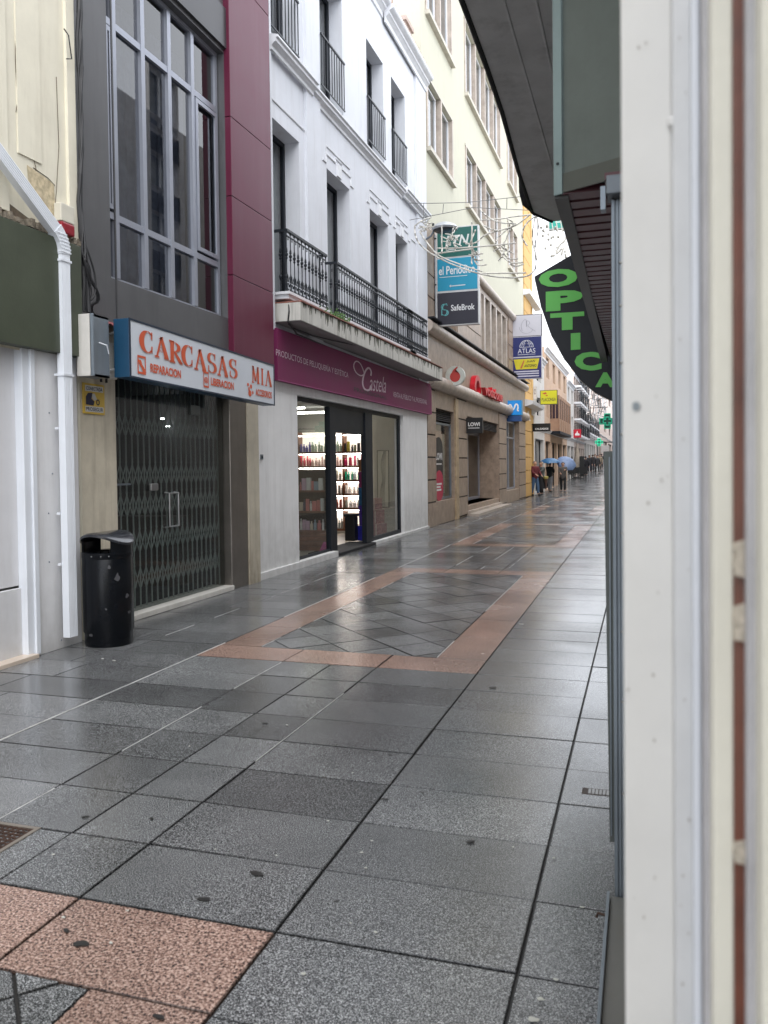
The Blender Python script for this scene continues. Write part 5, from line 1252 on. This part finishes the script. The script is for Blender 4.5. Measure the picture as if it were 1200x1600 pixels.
b = thing('door_jamb_wall', 'grey wall return between the pale surround and the shutter rail', 'wall', (.3,2,0)); obj('wall', MB().box(.05, .6, 1.32, 3.08, 0, 3.6), OFFW, b); obj('plinth', MB().box(.03, .05, 1.32, 2.9, .12, .4), STONE, b)
# shutter guide rail
t = thing('shutter_rail', 'tall galvanised steel shutter rail bolted upright on the right', 'shutter rail', (-.07,3,0))
xl, xr = onY(957,722,3.0)[0], onY(980,722,3.0)[0]
q = MB().box(xl, xl+.012, 3.0, 3.05, .03, 2.52).box(xl+.012, xr, 3.012, 3.05, .03, 2.52).box(xl+.017, xl+.024, 3.004, 3.012, .03, 2.52).box(xr-.006, xr, 3.0, 3.012, .03, 2.52); obj('channel', q, STEEL, t, bevel=.001)
q = MB()
for z in (.42,.75,1.0,1.35,1.7,1.95,2.15,2.3): q.lathe((xl+.03,3.006,z), [(.001,-.004),(.005,-.003),(.005,.003),(.001,.004)], 8)
obj('bolt', q, MC['chrome'], t)
obj('head_bracket', MB().box(onY(947,300,2.95)[0], xr, 2.95, 3.06, 2.525, 2.59), mat('bracket_steel', (.15,.17,.19), .5, .5), t, bevel=.004)
obj('bracket_lug', MB().box(onY(938,300,2.97)[0], onY(946,300,2.97)[0], 2.97, 3.02, 2.48, 2.56), STEEL, t)
t = thing('steel_edge_strip', 'dark grey-green steel edge strip standing just left of the shutter rail', 'steel strip', (-.12,3,.2))
q = MB(); i0 = 0
for x_, z in ((-.116,.235),(-.096,.235),(-.094,1.64),(-.130,1.64)):
    q.v.append((x_, 3.02, z))
for x_, z in ((-.116,.235),(-.096,.235),(-.094,1.64),(-.130,1.64)): q.v.append((x_, 3.14, z))
q.f = [(0,1,2,3),(7,6,5,4),(0,4,5,1),(1,5,6,2),(2,6,7,3),(3,7,4,0)]
obj('leaf', q, STEEL_D, t); obj('edge_lip', MB().box(-.112,-.108,3.012,3.02,.26,1.62), STEEL, t)
t = thing('rail_footing', 'low grey steel footing with a rusty hook at the rail base', 'steel strip', (-.1,2.6,0))
obj('ledge', MB().box(-.115, .05, 1.9, 3.0, 0, .05), mat('footing', (.13,.13,.12), .5, .2, dirt=.3), t, bevel=.004)
obj('lip', MB().box(-.125,-.115, 1.9, 2.98, 0, .075), STEEL, t); obj('hook', MB().tube([(-.12,2.86,.05),(-.15,2.86,.055),(-.155,2.86,.04)], .005, 6), mat('rusty_iron', (.05,.03,.02), .6), t)
# shutter box / canopy
t = thing('canopy_box', 'grey-green metal canopy box with a maroon slatted underside, overhead right', 'canopy', (-.2,5.5,2.6))
GG = mat('canopy_green', (.095,.112,.104), .5, .2, var=.12, vs=5, dirt=.25, dc=(.035,.04,.038)); TEAL = mat('canopy_trim', (.19,.25,.26), .4, .3, var=.1, dirt=.2)
zb = 2.615
Pf = [(-.308,3.2),(.25,2.7),(.25,8.5),(-.37,8.5)]
q = MB()
q.quad((-.308,3.2,zb+.05),(.25,2.92,zb+.05),(.25,2.92,4.3),(-.308,3.2,4.3)); q.quad((-.308,3.2,zb+.05),(-.37,8.5,zb+.05),(-.37,8.5,4.3),(-.308,3.2,4.3)); q.quad((-.308,3.2,4.3),(.25,2.7,4.3),(.25,8.5,4.3),(-.37,8.5,4.3)); q.quad((-.37,8.5,zb+.05),(.25,8.5,zb+.05),(.25,8.5,4.3),(-.37,8.5,4.3))
obj('casing', q, GG, t)
dr = np.array([.558,-.28,0]); dr /= np.linalg.norm(dr); nf = np.array([-.28,-.558,0]); nf /= np.linalg.norm(nf)
a = np.array([-.308,3.2,0])
obj('corner_trim', MB().obox(a+dr*.016+np.array([0,0,3.46])+nf*.006, dr*.018, nf*.006, (0,0,.845)), TEAL, t)
obj('bottom_trim', MB().obox(a+dr*.37+np.array([0,0,zb+.04])+nf*.003, dr*.335, nf*.004, (0,0,.035)), mat('trim_olive', (.055,.06,.05), .5), t)
obj('rivet', MB().obox(a+dr*.017+np.array([0,0,2.73])+nf*.014, dr*.004, nf*.003, (0,0,.004)), DARKIN, t)
q = MB(); i0 = 0
q.v = [(-.312,3.2,zb-.01),(-.262,3.2,zb-.01),(-.322,8.5,zb-.01),(-.385,8.5,zb-.01),(-.312,3.2,zb+.049),(-.262,3.2,zb+.049),(-.322,8.5,zb+.049),(-.385,8.5,zb+.049)]
q.f = [(0,3,2,1),(4,5,6,7),(0,1,5,4),(1,2,6,5),(2,3,7,6),(3,0,4,7)]; obj('edge_beam', q, mat('beam_dark', (.05,.05,.048), .5, .2, var=.4, vs=8, dirt=.3), t)
MAR = mat('maroon_slat', (.075,.018,.024), .45, var=.25, vs=6)
obj('slat_backing', MB().box(-.29, .2, 3.2, 8.5, zb+.035, zb+.045), DARKIN, t)
for i in range(48):
    y = 3.0+i*.112; x0_ = max(-.285, -.30+(3.2-y)*2.0); q = MB().obox(((x0_+.2)/2,y,zb+.012), ((.2-x0_)/2,0,0), (0,.042,0), (0,0,.012)); obj('slat', q, MAR, t)
# balcony slab above
t = thing('overhead_balcony', 'dark ribbed underside of a balcony overhead on the right', 'balcony', (-.5,5,4))
P4 = [(-.868,1.5),(-.868,4.25),(-.875,5.0),(-.89,5.65),(-.947,6.8),(-.98,7.95),(-.97,8.0),(-.83,8.33),(.02,8.33),(.02,1.5)]
SOF = mat('balcony_soffit', (.55,.55,.555), .85, var=.12, vs=3, dirt=.4, dc=(.06,.06,.06), bump=.3, bs=15)
obj('slab', MB().prism([(x,y,4.0) for x,y in P4], (0,0,1), .22), SOF, t)
q = MB()
for x in (-.66,-.5): q.tube([(x,1.6,4.002),(x-.03,8.25,4.002)], .009, 6)
obj('board_rib', q, SOF, t)
obj('edge_bead', MB().tube([(x-.012,y,4.0) for x,y in P4[:8]], .016, 8), DARKIN, t)
q = MB()
for k in range(4):
    a_ = onY(815+2*k, 285, 7.6); q.tube([onY(812+3*k,270,7.5), onY(813+k,300,7.6), onY(818+k*2,320,7.7), onY(828,328,7.8), onY(835,336,7.9)], .012, 6)
tag(obj('cable_coil', q, CAB, loc=(-1.0,7.6,3.9)), 'loose black cable loops hanging at the overhead balcony corner', 'cable')

# optician sign
Yo = 9.0
s = thing('optician_sign', 'curved black sign with bright green capitals hanging below the canopy', 'sign', (-.6,Yo,2.3))
ol = [(835,432),(893,398),(1000,352),(1000,640),(952,624),(930,613),(905,592),(882,562),(862,525),(846,480)]
q = MB().prism([onY(a,b,Yo) for a,b in ol], (0,1,0), .16); obj('panel', q, mat('optic_black', (.010,.012,.018), .45, var=.2, spec=.3), s)
q = MB(); L = [onY(a,b,Yo) for a,b in [(835,432),(846,480),(862,525),(882,562),(905,592),(930,613),(952,624)]]
for a, b in zip(L, L[1:]): q.quad(a-np.array([.005,0,0]), b-np.array([.005,0,0]), b+np.array([-.005,.16,0]), a+np.array([-.005,.16,0]))
obj('edge_strip', q, mat('edge_cream', (.30,.27,.17), .5), s)
q = MB()
for ch, x0, y0, x1, y1_, tl in (('O',842,421,903,451,-5),('P',853,454,911,487,-4),('T',860,488,913,517,-3),('I',892,519,907,547,-1),('C',898,550,940,579,0),('A',930,582,962,605,0)):
    a = onY(x0,y1_-0,Yo-.004); b = onY(x1,y1_+tl,Yo-.004); c = onY(x0,y0+(2 if tl else 0),Yo-.004)
    put_text(q, ch, a, b-a, (0,0,c[2]-a[2]), .06, d=.004)
obj('lettering', q, mat('optic_green', (.12,.52,.09), .45, var=.03), s)

# ------------------------------------------------------------------ far right neon and small signs
def cross_sign(label, px, py, sz, Y, g=(.01,.22,.13), e=.5):
    c = onY(px, py, Y); s_ = sz/1280*Y; s = thing('pharmacy_cross', label, 'sign', (c[0],Y,c[2]-s_))
    obj('casing', MB().box(c[0]-s_, c[0]+s_, Y+.02, Y+.18, c[2]-s_*.42, c[2]+s_*.42).box(c[0]-s_*.42, c[0]+s_*.42, Y+.03, Y+.17, c[2]-s_, c[2]+s_), plain((.02,.08,.06)), s)
    q = MB()
    for k in (1, .55): 
        w_ = .38*k
        q.tube([(c[0]+a*s_*k, Y, c[2]+b*s_*k) for a,b in ((-.38,1),(.38,1),(.38,.38),(1,.38),(1,-.38),(.38,-.38),(.38,-1),(-.38,-1),(-.38,-.38),(-1,-.38),(-1,.38),(-.38,.38),(-.38,1))], s_*.09, 6)
    obj('neon_tube', q, mat('neon%s' % e, g, .4, emit=e), s)
    obj('bracket', MB().box(c[0], .02, Y+.08, Y+.12, c[2]-.03, c[2]+.03), IRON, s)
cross_sign('large green neon pharmacy cross partly behind the steel rail', 949, 658, 11, 24)
cross_sign('small glowing green pharmacy cross farther down the street', 936, 691, 5.5, 62, (.03,.42,.24), .8)
s, O, U, V = face_sign('shop_sign', 'small white sign just below the far pharmacy cross', 'sign', (939,696,952,707), 45, (.6,.58,.6), (.5,.5,.5)); words(s, [('BAR',.2,.5,.6,.2)] if False else [('- - -',.2,.3,.6,.08)], (.3,.3,.35), O, U, V)
s, O, U, V = face_sign('shop_sign', 'bright yellow shop sign on the peach building side', 'sign', (844,610,871,632), 43.6, (.58,.56,.02), (.08,.08,.02))
words(s, [('PLACONSA', .06,.2,.88,.26,.01)], (.05,.06,.03), O, U, V); obj('emblem', pgon(pgon(MB(), [(.1,.8),(.3,.9),(.4,.78),(.25,.72)], O, U, V, .003), [(.3,.65),(.42,.7),(.45,.6),(.34,.58)], O, U, V, .003), plain((.45,.08,.03)), s)
obj('bracket', MB().box(XF, O[0], 43.65, 43.7, O[2]+.3, O[2]+.34), IRON, s)
s, O, U, V = face_sign('shop_sign', 'black shop sign with a white name strip on the yellow building', 'sign', (832,662,860,674), 41.6, (.012,.012,.012), (.02,.02,.02)); words(s, [('CALZADOS', .12,.15,.8,.28,.03)], (.75,.75,.75), O, U, V); obj('bracket', MB().box(XF, O[0], 41.65, 41.7, O[2]+.3, O[2]+.34), IRON, s)
s, O, U, V = face_sign('bank_sign', 'red bank sign with a white flame on the pink balcony building', 'sign', (896,671,908,684), 66, (.50,.01,.03), (.5,.01,.03)); obj('emblem', pgon(MB(), [(.2,.25),(.8,.25),(.85,.45),(.6,.55),(.5,.9),(.4,.6),(.15,.45)], O, U, V, .004), plain((.75,.7,.7)), s)
s, O, U, V = face_sign('barrel_sign', 'narrow white banner with a dark scribble on the yellow building', 'banner', (833,604,839,624), 42.3, (.6,.6,.6), (.5,.5,.5), .05); q = MB(); stroke(q, arc(.5,.6,.25,.2,0,330,12), .1, O, U, V, .003); obj('emblem', q, plain((.1,.1,.1)), s)
s, O, U, V = face_sign('optic_board', 'teal sign corner visible under the overhead balcony end', 'sign', (857,330,905,357), 26, (.02,.35,.28), (.55,.6,.6)); obj('emblem', pgon(MB(), [(.2,.3),(.6,.3),(.6,.4),(.2,.4)], O, U, V, .003), plain((.4,.6,.55)), s)

# ------------------------------------------------------------------ Christmas lights garland across the street
YG = 17.5
GW = mat('garland_tube', (.62,.60,.55), .4, var=.05)
s = thing('light_garland', 'unlit white Christmas light garland strung across the street', 'light garland', (-3.5,YG,5.8))
def gp(x, y, k=0): return onY(640+x/5.4545, 310+y/5.4545, YG+k)
q = MB()
for L in ([(0,185),(280,130),(540,78),(1000,100),(1400,110)], [(0,40),(190,42),(480,35),(900,-10),(1300,-60)], [(190,42),(190,42)], [(120,40),(120,170)], [(290,48),(282,130)], [(830,0),(828,92)]): q.tube([gp(a,b) for a,b in L], .008, 5)
obj('wire', q, mat('wire_grey', (.2,.2,.2), .5, .3), s)
q = MB(); 
for L in ([(45,240),(45,330),(110,420),(230,500),(400,580),(600,645),(750,672),(900,678),(1020,662),(1072,600)], [(85,280),(150,380),(240,490),(420,560),(620,625)], [(1080,150),(1000,200),(955,290),(962,350),(1000,400)], [(1075,150),(1050,250),(1045,380),(1080,500),(1072,600)], [(1082,150),(1100,280),(1060,400),(1085,520)],
          [(460,370),(520,395),(580,370),(640,310),(760,272),(900,240),(1030,135)], [(730,390),(760,320),(850,250),(900,215),(830,170)], [(600,90),(650,150),(760,210),(900,215)], [(630,230),(690,265),(770,278)], [(600,185),(780,175),(880,155),(1030,140)], [(240,425),(420,425),(720,400),(900,380)], [(230,470),(540,430)], [(275,230),(275,470)], [(530,200),(530,560)], [(560,270),(500,420)],
          [(720,450),(800,400),(860,260)], [(760,530),(800,480),(810,400)], [(800,390),(830,450),(860,455)], [(800,470),(840,520),(920,515)], [(800,500),(860,555),(965,545)], [(860,560),(900,585),(970,560)], [(540,430),(545,520),(580,575),(655,565)], [(540,490),(560,530),(620,525)], [(545,440),(560,480),(620,470)], [(45,235),(100,190),(185,160)], [(600,640),(990,635)]):
    q.tube([gp(a+random.uniform(-2,2), b, random.uniform(-.06,.06)) for a,b in smooth2(L, 2)], .016, 6)
obj('light_tube', q, GW, s)
q = MB()
for cx, cy, n_, r0, r1_ in ((140,240,16,20,80),(360,370,12,25,110),(370,310,9,20,90),(560,480,8,15,70),(840,440,8,20,90)):
    for k in range(n_):
        a = random.uniform(0,6.28); r0_ = random.uniform(r0*.4,r0); r1__ = random.uniform(r1_*.5,r1_); cv = random.uniform(-.8,.8)
        q.tube([gp(cx+r*math.cos(a+cv*r/r1_), cy+r*.8*math.sin(a+cv*r/r1_), random.uniform(-.05,.05)) for r in np.linspace(r0_, r1__, 6)], .012, 5)
obj('light_spray', q, GW, s)
s = thing('light_garland', 'string of round bulbs and white loops beyond the overhead balcony corner', 'light garland', (-3,24,7))
q = MB(); Yb_ = 24
for i in range(26):
    a = onY(842+random.uniform(0,48), 352+random.uniform(0,52), Yb_+random.uniform(0,2)); q.lathe(a, [(.005,-.045),(.032,-.025),(.04,0),(.032,.025),(.005,.045)], 10, cap=False)
obj('bulb', q, mat('bulb_grey', (.32,.30,.26), .3), s)
q = MB()
for k in range(7): x = 840+k*7; q.tube([onY(x,340,Yb_), onY(x+4,365,Yb_), onY(x-2,385,Yb_), onY(x+6,410,Yb_)], .015, 5)
q.tube([onY(a,b,Yb_) for a,b in smooth2([(886,360),(884,375),(872,385),(868,400),(880,385),(878,398)])], .03, 6); obj('light_tube', q, GW, s)
s = thing('light_net', 'pale net of Christmas lights hanging over the distant street', 'light garland', (-6,80,12)); q = MB()
for k in range(14):
    x = 905+k*3.2; pts = [onY(x+random.uniform(-2,2), y, 80+random.uniform(-4,4)) for y in range(575,665,12)]; q.tube(pts, .045, 4)
for k in range(12):
    y = 580+k*7; q.tube([onY(x+random.uniform(-2,2), y+random.uniform(-3,3), 80) for x in range(900,950,8)], .035, 4)
obj('light_tube', q, mat('net_grey', (.45,.45,.45), .5), s); obj('wire', MB().tube([onY(880,640,80), onY(950,636,80)], .03, 4), IRON, s)

# ================================================================== PEOPLE
def skin_mesh(verts, edges, radii, root=0, sub=1):
    me = bpy.data.meshes.new('s'); me.from_pydata(verts, edges, []); o = bpy.data.objects.new('s', me); COL.objects.link(o)
    o.modifiers.new('sk', 'SKIN'); 
    for i, r in enumerate(radii): me.skin_vertices[0].data[i].radius = (r if isinstance(r, tuple) else (r, r))
    me.skin_vertices[0].data[root].use_root = True
    md = o.modifiers.new('ss', 'SUBSURF'); md.levels = md.render_levels = sub
    dg = bpy.context.evaluated_depsgraph_get(); dg.update(); m2 = bpy.data.meshes.new_from_object(o.evaluated_get(dg))
    mb = MB(); mb.v = [tuple(v.co) for v in m2.vertices]; mb.f = [tuple(p.vertices) for p in m2.polygons]
    bpy.data.objects.remove(o); bpy.data.meshes.remove(me); bpy.data.meshes.remove(m2); return mb
SKIN = mat('skin', (.42,.24,.17), .5)
def person(label, x, y, rot, coat, legs, hair, h=1.72, pose='stand', skirt=False, coatlen=.80, stride=.12, grp=None, extra=None, hood=False):
    z0 = gz(y); t = thing('person', label, 'person', (x,y,z0), grp); k = h/1.74; c, s_ = math.cos(rot), math.sin(rot)
    T = lambda p: (x+(p[0]*c-p[1]*s_)*k, y+(p[0]*s_+p[1]*c)*k, z0+p[2]*k)
    # figure faces -Y when rot = 0
    hands = {'stand': ((-.26,-.06,.82),(.26,-.06,.82)), 'hold': ((-.26,-.08,.84),(.10,-.30,1.22)), 'talk': ((-.18,-.28,1.05),(.16,-.30,1.0)), 'umb': ((-.14,-.22,1.1),(.12,-.24,1.28))}[pose]
    V = [(0,0,.95),(0,.01,1.12),(0,.01,1.30),(0,0,1.46),(0,-.01,1.54),(0,-.015,1.63),(0,-.01,1.70)]; E = [(0,1),(1,2),(2,3),(3,4),(4,5),(5,6)]; Rr = [.13,.125,.14,.055,.07,.088,.06]
    V.append((0,-.105,1.60)); E.append((5,7)); Rr.append(.014)   # nose
    for sx in (-1, 1): V.append((sx*.088,0,1.61)); E.append((5,len(V)-1)); Rr.append(.014)
    AR = []
    for i_, sx in enumerate((-1, 1)):
        hd = np.array(hands[i_]); sh = np.array((sx*.19,0,1.40)); el = (sh+hd)/2+np.array((sx*.06,.07,-.06)); n0 = len(V)
        V += [tuple(sh), tuple(el), tuple(hd)]; E += [(2,n0),(n0,n0+1),(n0+1,n0+2)]; Rr += [.055,.042,.028]
        d = hd-el; d /= np.linalg.norm(d); pm_ = hd+d*.05; V.append(tuple(pm_)); E.append((n0+2,n0+3)); Rr.append((.035,.02))
        sd = np.cross(d, [0,1.,0]); sd /= np.linalg.norm(sd)+1e-6
        for f_, (of, L) in enumerate(((-.026,.07),(-.009,.082),(.009,.078),(.026,.06))):
            q0 = len(V); V += [tuple(pm_+sd*of+d*.03), tuple(pm_+sd*of+d*(.03+L*.55)), tuple(pm_+sd*of+d*(.03+L*.8)+np.array([0,-.02,0]))]; E += [(n0+3,q0),(q0,q0+1),(q0+1,q0+2)]; Rr += [.009,.008,.007]
        q0 = len(V); V += [tuple(hd+d*.03-sd*.03), tuple(hd+d*.07-sd*.045)]; E += [(n0+2,q0),(q0,q0+1)]; Rr += [.010,.008]
        AR.append((sh, el, hd))
    for i_, sx in enumerate((-1, 1)):
        st = stride*sx; n0 = len(V); V += [(sx*.09,0,.90),(sx*.10,-st*.6-.02,.49),(sx*.10,-st+.02,.09),(sx*.11,-st-.06,.04),(sx*.12,-st-.14,.03)]; E += [(0,n0),(n0,n0+1),(n0+1,n0+2),(n0+2,n0+3),(n0+3,n0+4)]; Rr += [.085,.058,.038,.04,.03]
    obj('body', skin_mesh([T(p) for p in V], E, [tuple(q_*k for q_ in r) if isinstance(r, tuple) else r*k for r in Rr]), SKIN, t, smooth=True)
    # coat
    Vc = [(0,0,coatlen),(0,.01,1.0),(0,.01,1.2),(0,.01,1.34),(0,0,1.45)]; Ec = [(0,1),(1,2),(2,3),(3,4)]; Rc = [(.21,.16),(.19,.155),(.20,.16),(.19,.14),(.09,.08)]
    for i_, (sh, el, hd) in enumerate(AR): n0 = len(Vc); Vc += [tuple(sh), tuple(el), tuple(el+(hd-el)*.9)]; Ec += [(3,n0),(n0,n0+1),(n0+1,n0+2)]; Rc += [.085,.068,.05]
    obj('coat', skin_mesh([T(p) for p in Vc], Ec, [tuple(q_*k for q_ in r) if isinstance(r, tuple) else r*k for r in Rc]), mat('cloth%s' % (coat,), coat, .85, var=.15, vs=20), t, smooth=True)
    if skirt:
        q = MB(); n = 20
        for zz, rr_ in ((.95,.17),(.7,.23),(.35,.27)):
            for i in range(n): a = 2*math.pi*i/n; q.v.append(T((rr_*math.cos(a)*(1+.05*math.sin(5*a)), rr_*.8*math.sin(a), zz)))
        for j in range(2):
            for i in range(n): i2 = (i+1) % n; q.f.append((j*n+i,j*n+i2,(j+1)*n+i2,(j+1)*n+i))
        obj('skirt', q, mat('cloth%s' % (legs,), legs, .85), t, smooth=True)
    for sx in (-1, 1):
        st = stride*sx
        obj('trouser_leg', skin_mesh([T(p) for p in [(sx*.06,0,.96),(sx*.095,0,.85),(sx*.10,-st*.6-.02,.49),(sx*.10,-st+.02,.12)]], [(0,1),(1,2),(2,3)], [.11*k,.115*k,.085*k,.068*k]), mat('cloth%s' % (legs,), legs, .85), t, smooth=True)
        obj('shoe', skin_mesh([T(p) for p in [(sx*.10,-st+.05,.07),(sx*.11,-st-.05,.05),(sx*.12,-st-.17,.04)]], [(0,1),(1,2)], [.055*k,.055*k,.04*k]), plain((.03,.03,.035)), t, smooth=True)
    q = MB(); n = 14
    for j in range(6):
        ph = R(90-j*22)
        for i in range(n):
            a = 2*math.pi*i/n; fr_ = max(0, -math.sin(a)); d = 1.0 if j < 4 else 1-.25*fr_
            q.v.append(T((.108*math.cos(ph)*math.cos(a)*d, .018+.112*math.cos(ph)*math.sin(a)*d, 1.625+.105*math.sin(ph)+(.03*fr_*(j-2) if j > 2 else 0))))
    for j in range(5):
        for i in range(n): i2 = (i+1) % n; q.f.append((j*n+i,j*n+i2,(j+1)*n+i2,(j+1)*n+i))
    obj('hair', q, plain(hair, .8), t, smooth=True)
    return t, T
def ground_at(px, py, Y=None): c = onZ(px, py); return c[0], c[1]
x, y = ground_at(836, 774); person('standing man in a dark red jacket and blue jeans by the yellow building', x+.1, 40.6, R(50), (.10,.012,.018), (.05,.10,.19), (.30,.24,.20), 1.74, 'talk')
x2 = float(onY(845.5,720,41.2)[0]); t, T = person('person in a grey coat and long black skirt facing the man in red', x2, 41.2, R(-50), (.09,.10,.10), (.012,.012,.014), (.25,.20,.15), 1.70, 'hold', True)
x3 = float(onY(859,720,46)[0]); person('person in a black coat and pale trousers under the blue umbrella', x3, 46, R(160), (.015,.018,.02), (.20,.20,.21), (.03,.02,.02), 1.68, 'umb')
x4 = float(onY(879.5,720,45.5)[0]); person('woman walking forward in a grey-brown coat and black trousers', x4, 45.5, R(5), (.085,.075,.07), (.012,.012,.013), (.05,.03,.02), 1.66, 'umb', coatlen=.72, stride=.15)
def umbrella(label, px, py, Y, r, c, tiltx=0, tilty=0, hand=None):
    cc = onY(px, py, Y); s = thing('umbrella', label, 'umbrella', (cc[0],Y,cc[2]-.9)); n = 8; q = MB(); M_ = Matrix.Rotation(tiltx,3,'X') @ Matrix.Rotation(tilty,3,'Y')
    tr = lambda v: tuple(Vector((cc[0],Y,cc[2])) + M_ @ Vector(v)); K_ = 5
    for j in range(K_+1):
        f_ = j/K_; 
        for i in range(n*2):
            a = math.pi*i/n; sc = r*math.sin(f_*1.25)/math.sin(1.25); sc *= (1 if i % 2 == 0 else 1-.06*f_); q.v.append(tr((sc*math.cos(a), sc*math.sin(a), .32*r/.5*(math.cos(f_*1.3))*.9-(0 if i % 2 == 0 else -.02*f_)+.0)))
    for j in range(K_):
        for i in range(2*n): i2 = (i+1) % (2*n); q.f.append((j*2*n+i, j*2*n+i2, (j+1)*2*n+i2, (j+1)*2*n+i))
    obj('canopy', q, mat('umb%s' % (c,), c, .45, var=.1, vs=4), s)
    obj('shaft', MB().tube([tr((0,0,.34)), tr((0,0,-.62))], .01, 6), IRON, s)
    q = MB()
    for i in range(n): a = 2*math.pi*i/n; q.tube([tr((0,0,.22)), tr((r*.95*math.cos(a), r*.95*math.sin(a), .12))], .005, 4)
    obj('rib', q, IRON, s)
umbrella('mid blue open umbrella held over the person in black', 859, 725, 45.6, .56, (.03,.12,.26), .1)
umbrella('pale blue open umbrella tilted behind the woman walking forward', 884, 726, 46.2, .56, (.12,.18,.32), .75, .3)
s = thing('folded_umbrella', 'folded brown umbrella with a yellow frill held point down', 'umbrella', (x2+.4,41.0,.4)); xx = float(onY(853,740,41.0)[0])
obj('canopy', MB().lathe((xx,41.0,.30), [(.01,0),(.05,.25),(.10,.55),(.03,.62)], 10), plain((.09,.05,.04)), s, smooth=True); obj('frill', MB().lathe((xx,41.0,.80), [(.08,0),(.13,.08),(.12,.15),(.03,.17)], 10), plain((.42,.36,.10)), s, smooth=True); obj('handle', MB().tube([(xx,41.0,.9),(xx,41.0,1.12),(xx-.04,41.0,1.15)], .012, 6), WOODS, s)
for i, (px, Y, r_o, coat, legs, lb) in enumerate(((921,80,10,(.03,.03,.035),(.03,.03,.04),'distant walker in a black coat, nearest the folded parasol'),(926,84,180,(.05,.04,.04),(.02,.02,.03),'distant walker in dark brown seen between two other walkers'),(929.5,88,0,(.3,.28,.27),(.05,.06,.08),'distant walker in a pale coat'),(933,78,20,(.04,.04,.045),(.03,.03,.03),'distant walker in a black coat with long stride'),(937,86,0,(.35,.28,.2),(.08,.07,.06),'distant walker in a tan coat, rightmost of the crowd'),(917,95,180,(.12,.35,.3),(.3,.3,.3),'distant walker in a sea-green coat'))):
    person(lb, float(onY(px,720,Y)[0]), Y, R(r_o), coat, legs, (.05,.03,.02), 1.7, stride=.2 if i == 3 else .12)
# cafe furniture: folded parasol, chairs
Yp = 67; cx = float(onY(902,720,Yp)[0]); z0 = gz(Yp)
s = thing('folded_parasol', 'tall folded beige parasol on the cafe terrace', 'parasol', (cx,Yp,z0))
obj('canopy', MB().lathe((cx,Yp,z0), [(.30,.55),(.38,.8),(.27,1.4),(.16,2.1),(.05,2.75)], 12), mat('parasol_beige', (.33,.28,.23), .8, var=.2, vs=5), s, smooth=True); obj('pole', MB().tube([(cx,Yp,z0),(cx,Yp,z0+2.9)], .03, 8), STEEL, s); obj('base', MB().box(cx-.3,cx+.3,Yp-.3,Yp+.3,z0,z0+.08), DARKFR, s)
def chair(x, y, label):
    z0 = gz(y); s = thing('cafe_chair', label, 'chair', (x,y,z0), 'dark cafe chairs by the folded parasol'); m = plain((.012,.012,.013))
    obj('seat', MB().box(x-.22,x+.22,y-.22,y+.22,z0+.43,z0+.47), m, s); obj('backrest', MB().box(x-.22,x+.22,y+.18,y+.22,z0+.5,z0+.95), m, s)
    for a in (-.2,.18):
        for b in (-.2,.2): obj('leg', MB().box(x+a,x+a+.03,y+b-.02,y+b+.01,z0,z0+.43), m, s)
for px, Y, lb in ((915,72,'dark clad distant walker nearest the terrace screens'),(940,92,'dark clad distant walker at the far right by the rail edge')): person(lb, float(onY(px,720,Y)[0]), Y, R(170), (.02,.02,.025), (.02,.02,.022), (.03,.02,.02), 1.7)
for k, (px, Y) in enumerate(((889,64),(895,65.5),(893,62.5),(900,63.5),(908,65),(911,63))): chair(float(onY(px,720,Y)[0]), Y, 'dark cafe chair of the cluster below the folded parasol')
for px, Y, lb in ((891,66,'tall dark folding screen left of the folded parasol'),(909,66.5,'tall dark folding screen right of the folded parasol')):
    x = float(onY(px,720,Y)[0]); z0 = gz(Y); s = thing('terrace_screen', lb, 'screen', (x,Y,z0)); obj('panel', MB().box(x-.18,x+.18,Y,Y+.04,z0+.15,z0+1.75), plain((.015,.016,.016)), s); obj('foot', MB().box(x-.2,x+.2,Y-.15,Y+.19,z0,z0+.06), plain((.02,.02,.02)), s)
s = thing('manhole_cover', 'dark square manhole cover near the standing couple', 'manhole cover', (-4.2,39.6,0)); c = onZ(871,777); obj('frame', MB().box(c[0]-.55,c[0]+.55,c[1]-.5,c[1]+.5,-.01,.004), STEEL_D, s); obj('lid', MB().box(c[0]-.45,c[0]+.1,c[1]-.4,c[1]+.4,.004,.007), DARKIN, s)
